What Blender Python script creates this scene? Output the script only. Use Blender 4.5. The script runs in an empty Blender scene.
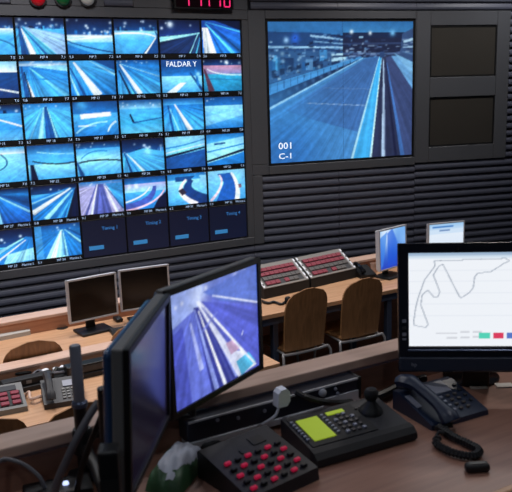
import bpy, bmesh, math, random
import numpy as np
from mathutils import Matrix, Vector
random.seed(7)
R = math.radians
scene = bpy.context.scene
COL = scene.collection

# ------------------------------------------------------------------ camera
FPX, PITCH, ROLL, CAMZ = 750.0, R(11.9), R(1.76), 2.40      # focal length in pixels of a 512 x 492 frame
c_fwd = Vector((0, math.cos(PITCH), -math.sin(PITCH)))
c_up0 = Vector((0, math.sin(PITCH), math.cos(PITCH)))
c_right = Vector((1, 0, 0)) * math.cos(ROLL) - c_up0 * math.sin(ROLL)
c_up = c_up0 * math.cos(ROLL) + Vector((1, 0, 0)) * math.sin(ROLL)
CAM = Vector((0, 0, CAMZ))
cd = bpy.data.cameras.new('camera'); cam = bpy.data.objects.new('camera', cd); COL.objects.link(cam)
cd.sensor_fit = 'HORIZONTAL'; cd.sensor_width = 36.0; cd.lens = 36.0 * FPX / 512.0
cd.clip_start = 0.05; cd.clip_end = 60
m = Matrix((c_right, c_up, -c_fwd)).transposed().to_4x4(); m.translation = CAM
cam.matrix_world = m
cd.dof.use_dof = True; cd.dof.focus_distance = 3.6; cd.dof.aperture_fstop = 7.0
scene.camera = cam

# ------------------------------------------------------------------ world, exposure
w = bpy.data.worlds.new('world'); scene.world = w; w.use_nodes = True
w.node_tree.nodes['Background'].inputs[0].default_value = (0.30, 0.36, 0.50, 1)
w.node_tree.nodes['Background'].inputs[1].default_value = 0.02
vs = scene.view_settings
vs.view_transform = 'Standard'; vs.look = 'None'; vs.gamma = 1.0; vs.exposure = 0.0; vs.use_curve_mapping = False
# (position, target, watts, colour, size) of the recessed ceiling lamps and an added rear pair; their housings are built with the ceiling
CEIL = 3.95
LAMPS = [
    (-2.6, 4.5, 22, (1.0, 0.94, 0.90)), (-1.3, 5.1, 22, (1.0, 0.94, 0.90)), (0.2, 5.7, 15, (1.0, 0.93, 0.86)),
    (1.5, 6.5, 14, (1.0, 0.93, 0.86)), (2.7, 7.0, 13, (1.0, 0.96, 0.92)),
    (-1.9, 3.4, 12, (0.92, 0.94, 1.0)), (-0.6, 3.7, 7, (0.92, 0.94, 1.0)), (1.4, 3.9, 15, (1.0, 0.93, 0.86)),
    (-0.6, 1.2, 2.2, (0.86, 0.92, 1.0)), (1.3, 1.9, 3.6, (0.95, 0.95, 1.0)),
    (-1.1, -0.9, 6.5, (0.82, 0.90, 1.0)), (1.2, -0.9, 6, (0.86, 0.92, 1.0)),  # unseen pair behind the camera, added to light the dark monitor's rim from the front
]
for i, (x, y, e, c) in enumerate(LAMPS):
    ld = bpy.data.lights.new('downlight', 'AREA'); ld.shape = 'DISK'; ld.size = 0.22; ld.energy = e; ld.color = c
    ld.spread = R(125)
    lo = bpy.data.objects.new('downlight_lamp', ld); lo.location = (x, y, CEIL - 0.035); COL.objects.link(lo)

# ------------------------------------------------------------------ pixel helpers
def ray(x, y): return c_fwd + c_right * ((x - 256) / FPX) - c_up * ((y - 246) / FPX)
def atz(x, y, z):
    d = ray(x, y); return CAM + d * ((z - CAMZ) / d.z)
def atY(x, y, Y):
    d = ray(x, y); return CAM + d * (Y / d.y)
def onplane(x, y, p0, th):
    n = Vector((-math.sin(th), math.cos(th), 0)); d = ray(x, y)
    return CAM + d * ((p0 - CAM).dot(n) / d.dot(n))

# ------------------------------------------------------------------ materials
def s2l(c): return tuple((v / 12.92 if v <= 0.04045 else ((v + 0.055) / 1.055) ** 2.4) for v in c)
def rgb(r, g, b): return s2l((r / 255, g / 255, b / 255)) + (1,)
MATS = {}
def mat(name, col, rough=0.5, metal=0.0, bump=0.0, bscale=60, var=0.0, vscale=8, emit=0.0, spec=0.5, coat=0.0):
    m = bpy.data.materials.new(name); m.use_nodes = True; nt = m.node_tree; b = nt.nodes['Principled BSDF']
    b.inputs['Base Color'].default_value = col; b.inputs['Roughness'].default_value = rough
    b.inputs['Metallic'].default_value = metal; b.inputs['Specular IOR Level'].default_value = spec
    b.inputs['Coat Weight'].default_value = coat
    if emit:
        b.inputs['Emission Color'].default_value = col; b.inputs['Emission Strength'].default_value = emit
    if bump or var:
        tc = nt.nodes.new('ShaderNodeTexCoord')
    if var:
        n = nt.nodes.new('ShaderNodeTexNoise'); n.inputs['Scale'].default_value = vscale; n.inputs['Detail'].default_value = 5
        r = nt.nodes.new('ShaderNodeMix'); r.data_type = 'RGBA'; r.blend_type = 'MULTIPLY'
        g = nt.nodes.new('ShaderNodeMapRange'); g.inputs['To Min'].default_value = 1 - var; g.inputs['To Max'].default_value = 1 + var
        nt.links.new(tc.outputs['Object'], n.inputs['Vector']); nt.links.new(n.outputs['Fac'], g.inputs['Value'])
        r.inputs[0].default_value = 1; r.inputs[6].default_value = col
        nt.links.new(g.outputs[0], r.inputs[7]); nt.links.new(r.outputs[2], b.inputs['Base Color'])
    if bump:
        n2 = nt.nodes.new('ShaderNodeTexNoise'); n2.inputs['Scale'].default_value = bscale
        bp = nt.nodes.new('ShaderNodeBump'); bp.inputs['Strength'].default_value = bump; bp.inputs['Distance'].default_value = 0.002
        nt.links.new(tc.outputs['Object'], n2.inputs['Vector']); nt.links.new(n2.outputs['Fac'], bp.inputs['Height'])
        nt.links.new(bp.outputs['Normal'], b.inputs['Normal'])
    MATS[name] = m; return m
def wood(name, c1, c2, rough=0.42, sc=(1.2, 14, 14), axis=0):
    m = bpy.data.materials.new(name); m.use_nodes = True; nt = m.node_tree; b = nt.nodes['Principled BSDF']
    tc = nt.nodes.new('ShaderNodeTexCoord'); mp = nt.nodes.new('ShaderNodeMapping'); mp.inputs['Scale'].default_value = sc
    n = nt.nodes.new('ShaderNodeTexNoise'); n.inputs['Scale'].default_value = 3.2; n.inputs['Detail'].default_value = 7; n.inputs['Distortion'].default_value = 0.6
    cr = nt.nodes.new('ShaderNodeValToRGB'); cr.color_ramp.elements[0].position = 0.3; cr.color_ramp.elements[1].position = 0.72
    cr.color_ramp.elements[0].color = c1; cr.color_ramp.elements[1].color = c2
    nt.links.new(tc.outputs['Object'], mp.inputs['Vector']); nt.links.new(mp.outputs[0], n.inputs['Vector'])
    nt.links.new(n.outputs['Fac'], cr.inputs['Fac']); nt.links.new(cr.outputs[0], b.inputs['Base Color'])
    b.inputs['Roughness'].default_value = rough
    MATS[name] = m; return m
wood('beech', rgb(188, 142, 108), rgb(212, 170, 134))
wood('beech_edge', rgb(200, 166, 148), rgb(218, 186, 170), 0.5)
wood('beech_panel', rgb(168, 118, 92), rgb(192, 140, 110), 0.5)
wood('desk_wood', rgb(138, 100, 86), rgb(162, 120, 102), 0.36)
wood('ply', rgb(128, 92, 58), rgb(160, 116, 76), 0.45, (14, 14, 1.2))
mat('wall_grey', rgb(88, 91, 98), 0.42, 0.25, 0.05, 300, 0.05, 3)
mat('wall_dark', rgb(30, 31, 35), 0.8)
mat('slat', rgb(70, 74, 90), 0.5, 0.1)
mat('black', rgb(16, 17, 20), 0.45)
mat('black_matte', rgb(22, 23, 27), 0.65, 0, 0.1, 400)
mat('black_gloss', rgb(12, 12, 16), 0.12, 0, 0, spec=0.6)
mat('screen_purple_haze', rgb(92, 84, 122), 0.16)  # dark glass; its purple haze and reflection are put into the base colour
mat('bezel_dark', rgb(30, 33, 44), 0.25)
mat('bar_dark', rgb(48, 55, 72), 0.35)
mat('strip_dark', rgb(36, 40, 54), 0.4)
mat('pole_grey', rgb(128, 132, 146), 0.4)
mat('screen_off', rgb(15, 13, 14), 0.22)
mat('panel_off', rgb(56, 54, 51), 0.4, 0, 0, 60, 0.1, 4)
mat('silver', rgb(196, 198, 206), 0.38, 0.1)
mat('chrome', rgb(214, 215, 220), 0.28, 0.75)
mat('steel_blue', rgb(84, 96, 122), 0.35, 0.5)
mat('grey_plastic', rgb(120, 120, 120), 0.5)
mat('light_plastic', rgb(178, 176, 172), 0.5)
mat('console_grey', rgb(132, 128, 126), 0.5)
mat('dark_grey', rgb(48, 49, 55), 0.5)
mat('charcoal', rgb(34, 35, 42), 0.5, 0, 0.06, 500)
mat('navy', rgb(30, 42, 66), 0.38)
mat('shell_blue_lit', rgb(46, 78, 122), 0.35)  # monitor back shell, with the blue light on it painted into the colour
mat('white_plastic', rgb(236, 240, 250), 0.45)
mat('paper', rgb(220, 214, 205), 0.7)
mat('red_button', rgb(132, 40, 60), 0.5, emit=0.05)
mat('red_lit', rgb(196, 30, 70), 0.4, emit=0.28)
mat('grey_button', rgb(88, 84, 84), 0.5)
mat('pale_button', rgb(150, 154, 170), 0.5)
mat('lcd', rgb(146, 168, 40), 0.4, emit=0.6)
mat('red_led', rgb(236, 40, 110), 0.4, emit=0.9)
mat('clock_face', rgb(24, 6, 14), 0.2)
mat('lamp_red', rgb(176, 16, 30), 0.25, emit=0.25)
mat('lamp_green', rgb(20, 84, 46), 0.25, emit=0.15)
mat('lamp_white', rgb(168, 170, 170), 0.3, emit=0.12)
mat('caption', rgb(170, 200, 240), 0.5, emit=0.6)
mat('caption_dim', rgb(60, 130, 205), 0.5, emit=0.6)
mat('label_blue', rgb(50, 122, 180), 0.5, emit=0.6)
mat('white_text', rgb(235, 245, 255), 0.5, emit=0.9)
mat('led_white', rgb(190, 205, 255), 0.5, emit=1.5)
mat('bag_green', rgb(54, 92, 60), 0.5, 0, 0.2, 40, 0.15, 9)
mat('bag_white', rgb(186, 192, 208), 0.55)
mat('carpet', rgb(44, 44, 50), 0.95, 0, 0.6, 300, 0.2, 60)
mat('plaster', rgb(196, 198, 204), 0.9, 0, 0.05, 80)
mat('lamp_glass', rgb(255, 240, 222), 0.4, emit=3.0)
mat('brown_dark', rgb(58, 40, 32), 0.6)
mat('cable_grey', rgb(98, 98, 106), 0.5)
mat('yellow_cable', rgb(190, 150, 90), 0.5)
def picture_material():
    m = bpy.data.materials.new('screen_picture'); m.use_nodes = True; nt = m.node_tree
    b = nt.nodes['Principled BSDF']; a = nt.nodes.new('ShaderNodeAttribute'); a.attribute_name = 'picture'
    b.inputs['Base Color'].default_value = (0.01, 0.01, 0.012, 1); b.inputs['Roughness'].default_value = 0.35
    nt.links.new(a.outputs['Color'], b.inputs['Emission Color']); b.inputs['Emission Strength'].default_value = 1.0
    MATS['picture'] = m
picture_material()

# ------------------------------------------------------------------ mesh helpers
class MB:
    def __init__(s): s.bm = bmesh.new(); s.m = Matrix.Identity(4)
    def _xf(s, vs, m=None):
        mm = s.m @ m if m is not None else s.m
        for v in vs: v.co = mm @ v.co
    def box(s, c, d, bev=0.0, seg=2, m=None):
        r = bmesh.ops.create_cube(s.bm, size=1.0)['verts']
        for v in r: v.co = Vector((v.co.x * d[0] + c[0], v.co.y * d[1] + c[1], v.co.z * d[2] + c[2]))
        if bev:
            es = list({e for v in r for e in v.link_edges})
            g = bmesh.ops.bevel(s.bm, geom=es, offset=bev, segments=seg, affect='EDGES', profile=0.5)
            r = list({v for v in g['verts']} | {v for v in r if v.is_valid})
        s._xf(r, m); return s
    def prism(s, poly, axis, a, b, m=None):
        """poly of 2-D points extruded along axis 'x','y','z' from a to b; remaining axes in order"""
        def P(p, t):
            return {'x': (t, p[0], p[1]), 'y': (p[0], t, p[1]), 'z': (p[0], p[1], t)}[axis]
        v0 = [s.bm.verts.new(P(p, a)) for p in poly]; v1 = [s.bm.verts.new(P(p, b)) for p in poly]
        n = len(poly); s.bm.faces.new(v0); s.bm.faces.new(v1[::-1])
        for i in range(n): s.bm.faces.new((v0[i], v1[i], v1[(i + 1) % n], v0[(i + 1) % n]))
        s._xf(v0 + v1, m); return s
    def tube(s, pts, r, n=8, m=None, cap=True):
        pts = [Vector(p) for p in pts]; rings = []; allv = []
        rr = r if isinstance(r, (list, tuple)) else [r] * len(pts)
        prev = None
        for i, p in enumerate(pts):
            t = (pts[min(i + 1, len(pts) - 1)] - pts[max(i - 1, 0)]).normalized()
            if prev is None: ref = Vector((0, 0, 1)) if abs(t.z) < 0.9 else Vector((1, 0, 0))
            else: ref = prev
            a = (ref - t * ref.dot(t)).normalized(); b = t.cross(a); prev = a
            ring = [s.bm.verts.new(p + (a * math.cos(2 * math.pi * k / n) + b * math.sin(2 * math.pi * k / n)) * rr[i]) for k in range(n)]
            rings.append(ring); allv += ring
        for i in range(len(rings) - 1):
            for k in range(n): s.bm.faces.new((rings[i][k], rings[i][(k + 1) % n], rings[i + 1][(k + 1) % n], rings[i + 1][k]))
        if cap: s.bm.faces.new(rings[0][::-1]); s.bm.faces.new(rings[-1])
        s._xf(allv, m); return s
    def lathe(s, prof, c=(0, 0, 0), n=20, m=None):
        rings = []; allv = []
        for (r, z) in prof:
            ring = [s.bm.verts.new((c[0] + r * math.cos(2 * math.pi * k / n), c[1] + r * math.sin(2 * math.pi * k / n), c[2] + z)) for k in range(n)]
            rings.append(ring); allv += ring
        for i in range(len(rings) - 1):
            for k in range(n): s.bm.faces.new((rings[i][k], rings[i][(k + 1) % n], rings[i + 1][(k + 1) % n], rings[i + 1][k]))
        s.bm.faces.new(rings[0][::-1]); s.bm.faces.new(rings[-1])
        s._xf(allv, m); return s
    def frame(s, w, h, x0, z0, bl, br, bb, bt, y0, y1, bev=0.0):
        """rectangular frame in XZ, outer corner (x0,z0), border widths, y0 front .. y1 back"""
        d = y1 - y0; yc = (y0 + y1) / 2
        s.box((x0 + bl / 2, yc, z0 + h / 2), (bl, d, h), bev); s.box((x0 + w - br / 2, yc, z0 + h / 2), (br, d, h), bev)
        s.box((x0 + w / 2, yc, z0 + bb / 2), (w - 0.0005, d - 0.0005, bb), bev); s.box((x0 + w / 2, yc, z0 + h - bt / 2), (w - 0.0005, d - 0.0005, bt), bev)
        return s
    def mesh(s, name, smooth=False):
        bmesh.ops.recalc_face_normals(s.bm, faces=s.bm.faces)
        me = bpy.data.meshes.new(name); s.bm.to_mesh(me); s.bm.free()
        if smooth:
            for p in me.polygons: p.use_smooth = True
            try: me.set_sharp_from_angle(angle=R(40))
            except Exception: pass
        return me
    def build(s, name, material, parent=None, smooth=False, label=None):
        me = s.mesh(name, smooth); me.materials.append(MATS[material])
        return link(name, me, parent, label)
def link(name, me, parent=None, label=None, loc=None):
    o = bpy.data.objects.new(name, me); COL.objects.link(o)
    if parent is not None: o.parent = parent
    if label: o['label'] = label
    if loc is not None: o.location = loc
    return o
def thing(name, label, cat, loc=(0, 0, 0), rz=0, group=None):
    o = bpy.data.objects.new(name, None); COL.objects.link(o); o.location = loc; o.rotation_euler = (0, 0, rz)
    o.empty_display_size = 0.05
    return tag(o, label, cat, group)
def tag(o, label, cat, group=None):
    o['label'] = label; o['category'] = cat
    if group: o['group'] = group
    return o
def struct(o):
    o['kind'] = 'structure'; return o
def copy_tree(o, parent=None):
    c = o.copy(); COL.objects.link(c); c.parent = parent
    for ch in list(o.children): copy_tree(ch, c)
    return c
def place(o, loc, rz, label=None):
    o.location = loc; o.rotation_euler = (0, 0, rz)
    if label: o['label'] = label
    return o
def bez(p0, p1, p2, n=12):
    return [tuple((1 - t) ** 2 * a + 2 * t * (1 - t) * b + t * t * c for a, b, c in zip(p0, p1, p2)) for t in [i / n for i in range(n + 1)]]
def smooth_path(pts, n=8):
    P = [Vector(p) for p in pts]; out = []
    for i in range(len(P) - 1):
        a = P[max(i - 1, 0)]; b = P[i]; c = P[i + 1]; d = P[min(i + 2, len(P) - 1)]
        for k in range(n):
            t = k / n
            out.append(0.5 * ((2 * b) + (c - a) * t + (2 * a - 5 * b + 4 * c - d) * t * t + (3 * b - a - 3 * c + d) * t ** 3))
    out.append(P[-1]); return out
def text(name, body, size, material, parent, loc, align='LEFT', tilt=math.pi / 2, label=None, sx=1.0, rz=0):
    cu = bpy.data.curves.new(name, 'FONT'); cu.body = body; cu.size = size; cu.align_x = align; cu.resolution_u = 2
    tmp = bpy.data.objects.new('tmp_text', cu); COL.objects.link(tmp)
    me = bpy.data.meshes.new_from_object(tmp.evaluated_get(bpy.context.evaluated_depsgraph_get()))
    bpy.data.objects.remove(tmp); bpy.data.curves.remove(cu)
    me.transform(Matrix.Rotation(rz, 4, 'Z') @ Matrix.Rotation(tilt, 4, 'X') @ Matrix.Diagonal((sx, 1, 1, 1)))
    me.name = name; me.materials.clear(); me.materials.append(MATS[material])
    return link(name, me, parent, label, loc)

# ------------------------------------------------------------------ pictures shown on the screens (drawn procedurally, stored as a colour attribute)
class Pic:
    def __init__(s, W, H, base, ss=2):
        s.W, s.H, s.ss = W * ss, H * ss, ss
        s.v, s.u = np.mgrid[0:s.H, 0:s.W].astype(float); s.v = (s.v + .5) / s.H; s.u = (s.u + .5) / s.W
        s.a = np.zeros((s.H, s.W, 3)); s.a[:] = np.array(base) / 255
    def mix(s, mask, col):
        mask = np.clip(mask, 0, 1)[..., None]; s.a = s.a * (1 - mask) + (np.array(col) / 255) * mask; return s
    def poly(s, pts, col, op=1.0):
        inside = np.zeros(s.u.shape, bool); n = len(pts)
        for i in range(n):
            x0, y0 = pts[i]; x1, y1 = pts[(i + 1) % n]
            if y0 == y1: continue
            c = ((y0 > s.v) != (y1 > s.v)) & (s.u < (x1 - x0) * (s.v - y0) / (y1 - y0) + x0); inside ^= c
        return s.mix(inside * op, col)
    def line(s, x0, y0, x1, y1, w0, w1, col, op=1.0):
        dx, dy = x1 - x0, y1 - y0; L = math.hypot(dx, dy); nx, ny = -dy / L, dx / L
        return s.poly([(x0 - nx * w0 / 2, y0 - ny * w0 / 2), (x1 - nx * w1 / 2, y1 - ny * w1 / 2), (x1 + nx * w1 / 2, y1 + ny * w1 / 2), (x0 + nx * w0 / 2, y0 + ny * w0 / 2)], col, op)
    def curve(s, p0, p1, p2, w0, w1, col, op=1.0, n=12):
        P = bez(p0, p1, p2, n); A = []; B = []
        for i, p in enumerate(P):
            a = P[max(i - 1, 0)]; b = P[min(i + 1, n)]; dx, dy = b[0] - a[0], b[1] - a[1]; L = math.hypot(dx, dy) + 1e-9
            w = (w0 + (w1 - w0) * i / n) / 2
            A.append((p[0] - dy / L * w, p[1] + dx / L * w)); B.append((p[0] + dy / L * w, p[1] - dx / L * w))
        return s.poly(A + B[::-1], col, op)
    def glow(s, x, y, r, col, op=1.0, asp=1.2):
        d = ((s.u - x) * asp) ** 2 + (s.v - y) ** 2; return s.mix(np.exp(-d / (r * r)) * op, col)
    def grad(s, v0, v1, c0, c1, op=1.0):
        t = np.clip((s.v - v0) / (v1 - v0), 0, 1)[..., None]; col = (np.array(c0) * (1 - t) + np.array(c1) * t) / 255
        m = (((s.v >= v0) & (s.v <= v1)) * op)[..., None]; s.a = s.a * (1 - m) + col * m; return s
    def noise(s, amp, seed=0, cells=9):
        rg = np.random.RandomState(seed); tot = np.zeros(s.u.shape)
        for k, c in enumerate((cells, cells * 3)):
            g = rg.rand(c + 1, c + 1); x = s.u * (c - .001); y = s.v * (c - .001); xi = x.astype(int); yi = y.astype(int); fx = x - xi; fy = y - yi
            tot += (g[yi, xi] * (1 - fx) * (1 - fy) + g[yi, xi + 1] * fx * (1 - fy) + g[yi + 1, xi] * (1 - fx) * fy + g[yi + 1, xi + 1] * fx * fy - .5) * (1 if k == 0 else .8)
        s.a = np.clip(s.a * (1 + amp * tot[..., None]), 0, 1); return s
    def streaks(s, vx, vy, seed, amp, n=70):
        rg = np.random.RandomState(seed); g = rg.rand(n + 1); g2 = rg.rand(n * 3 + 1)
        t = (np.arctan2(s.u - vx, np.abs(s.v - vy) + .02) / math.pi + .5)
        def ns(g, t): x = np.clip(t, 0, .9999) * (len(g) - 1); i = x.astype(int); f = x - i; return g[i] * (1 - f) + g[np.minimum(i + 1, len(g) - 1)] * f
        k = (ns(g, t) - .5) + .6 * (ns(g2, t) - .5); k *= np.clip((s.v - vy) * 6, 0, 1)
        s.a = np.clip(s.a * (1 + amp * k[..., None]), 0, 1); return s
    def skyline(s, h, seed, n=22, amp=.12):
        rg = random.Random(seed)
        for _ in range(n):
            x = rg.random(); w_ = rg.uniform(.02, .07); y = h - rg.uniform(.0, amp); s.poly([(x, y), (x + w_, y), (x + w_, h + .01), (x, h + .01)], rg.choice([B0, B1, B2, B3, B0, (120, 180, 230)]), rg.uniform(.4, .9))
        return s
    def vignette(s, amp):
        d = (s.u - .5) ** 2 + (s.v - .55) ** 2; s.a = np.clip(s.a * (1.06 - amp * d[..., None]), 0, 1); return s
    def lights(s, seed, n, y0, y1, r=.02, col=(220, 240, 255)):
        rg = random.Random(seed)
        for _ in range(n): s.glow(rg.random(), rg.uniform(y0, y1), r * rg.uniform(.6, 1.5), col, rg.uniform(.5, 1))
        return s
    def out(s):
        h, w_ = s.H // s.ss, s.W // s.ss
        return np.clip(s.a, 0, 1).reshape(h, s.ss, w_, s.ss, 3).mean((1, 3))
def screen_mesh(name, w, h, pic, parent, x0, z0, y, gain=1.0, m=None):
    """grid of quads facing local -Y, lower left corner x0,z0; row 0 of pic is the top"""
    H, W = pic.shape[:2]
    xs = np.linspace(x0, x0 + w, W); zs = np.linspace(z0 + h, z0, H)
    X, Z = np.meshgrid(xs, zs); co = np.stack([X, np.full_like(X, y), Z], -1).reshape(-1, 3)
    i = np.arange(H * W).reshape(H, W)
    f = np.stack([i[1:, :-1], i[1:, 1:], i[:-1, 1:], i[:-1, :-1]], -1).reshape(-1, 4)
    me = bpy.data.meshes.new(name); me.from_pydata(co.tolist(), [], f.tolist())
    lin = np.where(pic <= .04045, pic / 12.92, ((pic + .055) / 1.055) ** 2.4) * gain
    at = me.color_attributes.new('picture', 'FLOAT_COLOR', 'POINT')
    at.data.foreach_set('color', np.concatenate([lin.reshape(-1, 3), np.ones((H * W, 1))], 1).astype(np.float32).ravel())
    if m is not None: me.transform(m)
    me.materials.append(MATS['picture'])
    return link(name, me, parent)
B0, B1, B2, B3, B4, B5 = (10, 26, 62), (24, 82, 146), (36, 128, 202), (76, 176, 236), (146, 220, 253), (226, 246, 255)
LIL = (176, 180, 226); PINK = (196, 150, 176); TEAL = (52, 166, 200)
def tile(r, c):
    P = Pic(52, 40, B3); sd = r * 10 + c
    L = P.line
    def sky(h, col=B1, n=7): P.grad(0, h, B0, col); P.skyline(h, sd, 16, min(.14, h * .4)); P.lights(sd, n, .05, h, .03)
    if (r, c) == (0, 0): sky(.32); P.grad(.3, .5, B5, B3); P.curve((0, .5), (.8, .5), (1, .8), .02, .03, B1)
    elif (r, c) == (0, 1):
        sky(.3, B1, 12); P.poly([(.15, .25), (1, .45), (1, 1), (.8, 1)], (150, 196, 240)); L(.15, .26, .72, 1, .03, .14, (90, 200, 245)); L(.13, .26, .58, 1, .02, .05, B1)
        L(.12, .3, .32, 1, .02, .13, B5); L(.08, .3, .16, 1, .05, .16, B1)
    elif (r, c) == (0, 2):
        sky(.46, B1, 14); P.grad(.46, .66, B5, B4); P.curve((0, .62), (.3, .8), (1, .95), .03, .04, B1); P.poly([(0, .72), (.6, 1), (0, 1)], B2); L(.0, .6, 1, .5, .04, .02, B5)
    elif (r, c) == (0, 3):
        sky(.36, B1, 6); P.grad(.34, .62, B4, B3); P.curve((.0, .42), (.7, .35), (.95, .5), .05, .04, B5); P.poly([(.97, .5), (1, .5), (1, 1), (.62, 1)], B1); L(.96, .52, .68, 1, .02, .05, B5); L(.95, .35, 1, .5, .04, .04, B1)
    elif (r, c) == (0, 4):
        sky(.55, (34, 70, 140), 4); P.glow(.27, .14, .09, B5); P.poly([(0, .5), (1, .36), (1, 1), (0, 1)], (40, 74, 120)); P.curve((0, .58), (.5, .5), (1, .38), .14, .02, B4)
        P.poly([(0, .66), (1, .42), (.75, 1), (0, 1)], (28, 52, 96)); L(.95, .4, .72, 1, .02, .03, B4); L(1, .5, .88, 1, .02, .03, B3)
    elif (r, c) == (0, 5):
        P.grad(0, 1, (30, 80, 170), (40, 130, 215)); P.poly([(.3, 0), (1, 0), (1, .3), (.55, .1)], B0); L(.1, .05, 1, .34, .02, .04, B3); L(.1, .1, .8, 1, .02, .09, (90, 200, 248)); L(.22, .1, .95, .9, .02, .04, B1)
        P.poly([(.02, .22), (.16, .22), (.36, 1), (.05, 1)], B5)
    elif (r, c) == (1, 0): P.grad(0, .3, B4, B5); P.grad(.3, 1, B1, (24, 60, 120)); L(0, .58, 1, .86, .03, .05, B5)
    elif (r, c) == (1, 1):
        P.grad(0, .14, B2, B5); P.lights(3, 8, .02, .12); P.grad(.14, 1, B2, B3); P.poly([(.2, .15), (1, .3), (1, .12)], B4); L(.2, .18, .95, 1, .02, .1, (110, 210, 250)); L(.15, .5, 1, .52, .03, .03, B2); L(.05, .15, .12, 1, .03, .1, B1); L(.12, .45, .25, 1, .02, .05, B5); L(.1, .3, .2, 1, .02, .04, B0)
    elif (r, c) == (1, 2):
        P.grad(0, 1, B3, B2); P.poly([(.5, 0), (1, 0), (1, .3)], B1); L(.45, .02, 1, .42, .02, .05, B4); L(.1, .05, .6, 1, .04, .2, B5); L(.02, .2, .3, 1, .03, .07, B1); L(0, .4, .16, 1, .03, .05, B4)
    elif (r, c) == (1, 3):
        P.grad(0, .14, B1, B2); P.lights(9, 8, .03, .12); P.grad(.14, 1, B2, B3); L(.08, .12, .52, 1, .03, .12, B5); L(.1, .12, 1, .5, .02, .03, B4); L(.05, .3, .28, 1, .03, .05, B0); L(.05, .15, .4, 1, .02, .03, B1)
    elif (r, c) == (1, 4):
        P.grad(0, .24, (40, 90, 160), B1); P.grad(.2, .5, B1, B2); P.grad(.5, 1, B4, B3); P.poly([(.45, .7), (.6, .7), (.34, 1), (.1, 1)], B5); L(.7, .4, 1, .95, .04, .08, B1); L(.84, .3, .9, .8, .05, .06, B2); P.glow(.9, .45, .07, B4)
    elif (r, c) == (1, 5):
        P.grad(0, .22, B0, B1); P.lights(5, 5, .05, .16, .03); P.glow(.6, .1, .06, B5); P.grad(.2, .48, PINK, (120, 130, 180)); P.grad(.46, 1, TEAL, (36, 140, 190)); P.curve((.1, .3), (.3, .5), (1, .5), .03, .04, B5, .7); L(.03, .3, .2, 1, .04, .16, (90, 60, 80)); L(.1, .6, 1, .66, .03, .02, B1, .6)
    elif (r, c) == (2, 0): sky(.25, B2, 5); P.grad(.25, 1, B3, B2); L(.3, .3, 1, .62, .03, .05, B5); P.grad(.7, 1, B3, B4, .6)
    elif (r, c) == (2, 1):
        P.grad(0, .2, B2, B3); P.grad(.2, 1, B3, B3); P.lights(12, 8, .02, .15); P.poly([(.44, .1), (.5, .1), (.7, 1), (.42, 1)], B1); L(.43, .12, .32, 1, .02, .12, B4); L(.5, .12, .66, 1, .01, .05, B4); L(.38, .12, .1, 1, .01, .03, B4, .6)
    elif (r, c) == (2, 2):
        P.grad(0, .35, B1, B2); P.glow(.2, .1, .15, B3); P.grad(.5, 1, B3, B2); L(.16, .43, .84, .38, .14, .12, B5); P.curve((.05, .9), (.3, .6), (.75, .6), .05, .04, B4); P.curve((.75, .9), (.8, .7), (.95, .6), .03, .06, B5, .8); L(.1, .7, .5, .7, .06, .02, B5, .7)
    elif (r, c) == (2, 3):
        P.grad(0, .28, B1, B4); P.lights(6, 9, .05, .22); P.grad(.26, 1, B3, TEAL); L(.24, .42, .32, .68, .04, .05, B0); L(.3, .68, 1, .56, .05, .03, B1, .8); P.grad(.72, 1, B3, B4, .5)
    elif (r, c) == (2, 4):
        P.grad(0, .2, B1, B3); P.grad(.2, 1, B2, B3); L(.28, .18, .66, 1, .03, .12, B5); L(.12, .2, .22, 1, .03, .07, B1); L(.16, .3, .36, 1, .02, .04, B4, .8)
    elif (r, c) == (2, 5): P.grad(0, .3, B1, B2); P.grad(.28, 1, B4, B2); P.poly([(0, .6), (1, .4), (1, .6), (0, .9)], B4, .6); P.lights(4, 4, .05, .2)
    elif (r, c) == (3, 0): P.grad(0, .2, B3, B5); P.grad(.2, 1, B4, B3); P.curve((0, .8), (.9, .6), (.5, .2), .03, .03, B1); P.curve((0, .6), (.55, .5), (.3, .2), .03, .02, B1)
    elif (r, c) == (3, 1):
        P.grad(0, .3, B1, B3); P.grad(.3, .6, B3, B3); P.grad(.55, 1, B4, B3); P.curve((.1, .45), (.5, .62), (1, .55), .03, .04, B0); P.curve((.2, .2), (.6, .3), (1, .3), .03, .02, B4); P.poly([(.05, .55), (.12, .55), (.2, 1), (.05, 1)], B0)
    elif (r, c) == (3, 2):
        P.grad(0, .22, B0, B2); P.lights(8, 9, .03, .2); P.grad(.2, .5, B3, B4); P.grad(.5, 1, B4, B3); P.curve((.05, .6), (.4, .5), (1, .6), .04, .04, B0); P.curve((.1, .5), (.3, .2), (.7, .3), .02, .04, B2); L(.0, .55, .12, 1, .03, .1, B1)
    elif (r, c) == (3, 3):
        sky(.4, B1, 8); P.poly([(0, .45), (.5, .3), (1, .42), (1, 1), (0, 1)], B3); P.glow(.6, .4, .12, B4, .8); L(.05, .4, .2, 1, .03, .06, B1); L(.1, .42, .5, 1, .02, .06, B5, .8); L(.08, .45, .35, 1, .02, .04, B2)
    elif (r, c) == (3, 4):
        P.grad(0, 1, B4, B3); P.curve((0, .35), (.5, .3), (1, .12), .04, .03, B2); L(0, .62, 1, .38, .08, .05, B0); P.poly([(0, .66), (1, .44), (1, 1), (0, 1)], (30, 88, 158)); L(0, .5, 1, .28, .04, .03, B5, .7)
    elif (r, c) == (3, 5):
        P.grad(0, .25, B2, B3); P.poly([(0, .3), (1, .12), (1, 1), (0, 1)], B4); P.line(.2, .32, .5, .3, .06, .05, B1); L(0, .56, 1, .36, .04, .04, B2); L(0, .86, 1, .55, .06, .08, B0); P.poly([(0, .92), (1, .62), (1, 1), (0, 1)], B2)
    elif (r, c) == (4, 0):
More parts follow.
